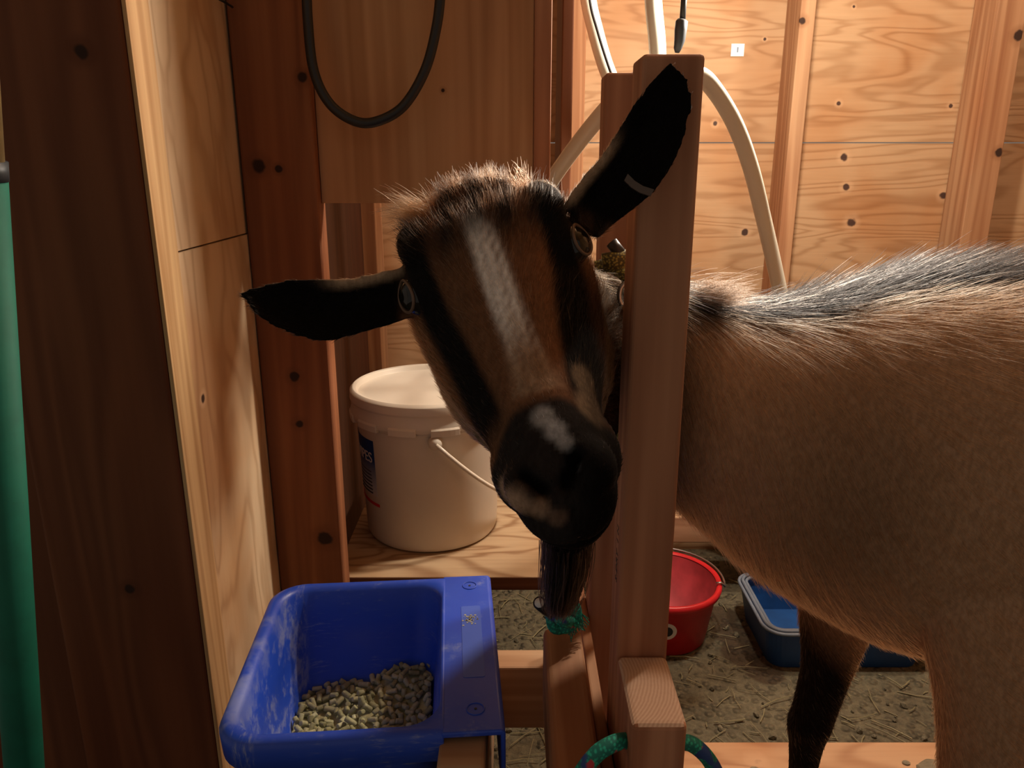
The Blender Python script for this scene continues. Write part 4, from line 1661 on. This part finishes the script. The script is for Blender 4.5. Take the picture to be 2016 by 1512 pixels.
# grey tipped hairs scattered in the dark forehead and crest
gf = (RNG.random(N_HAIR) < .07) & (((ha < -.005) & (hmask > .5) & ~isE) | (ridge > .4))
hcol[gf] = np.array((.30, .26, .23))
nk2 = sst(hx, .045, .065) * (1 - sst(hx, .115, .15)) * sst(-hz, .05, .08)  # same painted neck shade carried onto the hairs
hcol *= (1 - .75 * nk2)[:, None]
hcol = np.clip(hcol, .004, .8)
rad0 = np.where(hmask > .5, .00017, .00023)


def hair_object(name, P_, rad, hcol, mat, parent):
    n, k = P_.shape[0], P_.shape[1]
    hc = bpy.data.hair_curves.new(name)
    hc.add_curves([k] * n)
    hc.attributes['position'].data.foreach_set('vector', P_.astype(np.float32).ravel())
    ra = hc.attributes.get('radius') or hc.attributes.new('radius', 'FLOAT', 'POINT')
    prof = np.linspace(1, .18, k)[None, :] * rad[:, None]
    ra.data.foreach_set('value', prof.astype(np.float32).ravel())
    ca = hc.attributes.new('hair_color', 'FLOAT_COLOR', 'CURVE')
    ca.data.foreach_set('color', np.hstack([hcol, np.ones((n, 1))]).astype(np.float32).ravel())
    hc.materials.append(mat)
    o = bpy.data.objects.new(name, hc)
    COL.objects.link(o)
    o.parent = parent
    return o


def hair_mat():
    m = bpy.data.materials.new('goat_hair')
    m.use_nodes = True
    t = m.node_tree
    t.nodes.clear()
    out = t.nodes.new('ShaderNodeOutputMaterial')
    h = t.nodes.new('ShaderNodeBsdfHairPrincipled')
    h.parametrization = 'COLOR'
    a = t.nodes.new('ShaderNodeAttribute')
    a.attribute_name = 'hair_color'
    t.links.new(a.outputs['Color'], h.inputs['Color'])
    h.inputs['IOR'].default_value = 1.16
    h.inputs['Roughness'].default_value = 0.40
    h.inputs['Radial Roughness'].default_value = 0.55
    t.links.new(h.outputs[0], out.inputs['Surface'])
    return m


M['hair'] = hair_mat()
hair_object('coat', P_, rad0, hcol, M['hair'], goat)

# beard, mane tuft and long forelock strands
BP, BR, BC = [], [], []
bpc = catmull([P(1122, 1070, .452), P(1118, 1110, .462), P(1110, 1160, .470), P(1102, 1206, .478)], 1)
ct = np.array([tuple(P(1118, 1062, .452)), tuple(P(1114, 1110, .462)), tuple(P(1108, 1155, .468)), tuple(P(1103, 1185, .474)), tuple(P(1100, 1205, .478))])
NB = 3600
off = RNG.normal(size=(NB, 3)) * np.array((.0058, .0060, .003))
sp = np.array((.95, .95, .9, .8, .62))
ends = RNG.uniform(.65, 1.08, NB)
pb = np.empty((NB, 5, 3))
for k in range(5):
    tt = k * ends
    i0 = np.clip(np.floor(tt).astype(int), 0, 3)
    f = (tt - i0)[:, None]
    c = ct[i0] * (1 - f) + ct[i0 + 1] * f
    pb[:, k] = c + off * sp[k] + RNG.normal(size=(NB, 3)) * .0007
bc = np.tile(np.array((.018, .014, .011)), (NB, 1)) * RNG.lognormal(0, .35, NB)[:, None]
bp_ = RNG.random(NB) < .10
bc[bp_] = np.array((.16, .11, .07))
hair_object('beard', pb, np.full(NB, .00030), bc, M['hair'], goat)
NT_ = 1500
tr_ = np.empty((NT_, 5, 3))
tc = np.empty((NT_, 3))
sel = RNG.random(NT_)
for i in range(NT_):
    if sel[i] < .45:                                      # tuft on the crest behind the post
        b = np.array(P(1370 + RNG.uniform(-25, 40), 588 + RNG.uniform(-6, 8), .685)) + RNG.normal(size=3) * .006
        v = np.array((.9, -.1, .34)) + RNG.normal(size=3) * .16
        L, c_ = RNG.uniform(.018, .042), (.035, .022, .015)
    elif sel[i] < .72:                                    # cowlick at the left of the poll
        b = np.array(HW(-.038, -.032, .034)) + RNG.normal(size=3) * .004
        v = np.array(-HR * .7 + HN * .4 - HF * .45) + RNG.normal(size=3) * .22
        L, c_ = RNG.uniform(.012, .030), (.20, .11, .06)
    else:                                                 # fuzzy poll
        b = np.array(HW(-.040 + RNG.uniform(-.008, .012), RNG.uniform(-.03, .04), .034))
        v = np.array(HN * .55 - HF * .75) + RNG.normal(size=3) * .3
        L, c_ = RNG.uniform(.006, .014), (.14, .065, .035)
    v /= np.linalg.norm(v)
    g = np.array((0, 0, -.12))
    for k in range(5):
        s = k / 4
        tr_[i, k] = b + v * L * s + g * L * s * s * 1.2
    tc[i] = np.array(c_) * RNG.lognormal(0, .3)
hair_object('tuft', tr_, np.full(NT_, .0002), np.clip(tc, .004, .8), M['hair'], goat)

# ---- collar
CC = Vector((.075, .664, H - .172))
cl_ = empty('goat_collar', CC, 'olive braided cord collar with metal ring round the goat neck', 'collar')
ring = []
tx = Vector((.60, .45, 0)).normalized()
sy = Vector((-tx.y, tx.x, 0))
for k in range(48):
    t = 2 * math.pi * k / 48
    ring.append(CC + sy * (.060 * math.cos(t)) + Vector((0, 0, .085)) * math.sin(t) + tx * .012 * math.sin(t))
obj('cord', tube(ring, .0062, 12, True), M['collar'], cl_, True)
c = P(1221, 512, .625)
obj('braided_wrap', tube([c + Vector((-.014, 0, -.002)), c, c + Vector((.014, .004, .003))], .0075, 14), M['collar'], cl_, True)
pts = [P(1204, 478, .63), P(1212, 488, .628), P(1226, 505, .626)]
obj('strap_end', tube(pts, .005, 10), M['black_rubber'], cl_, True)
c = P(1230, 580, .62)
bm = bmesh.new()
add_tube(bm, [c + Vector((.0045 * math.cos(t), -.001, .009 * math.sin(t))) for t in [2 * math.pi * k / 24 for k in range(24)]], .0022, 8, True)
obj('metal_ring', bm, M['wire'], cl_, True)
lp = catmull([P(1232, 600, .62), P(1226, 640, .62), P(1236, 668, .62), P(1244, 690, .62), P(1238, 715, .62), P(1228, 724, .62), P(1221, 700, .62), P(1222, 660, .62), P(1228, 620, .62)], 5)
obj('cord_loop', tube(lp, .0052, 10), M['collar_brown'], cl_, True)
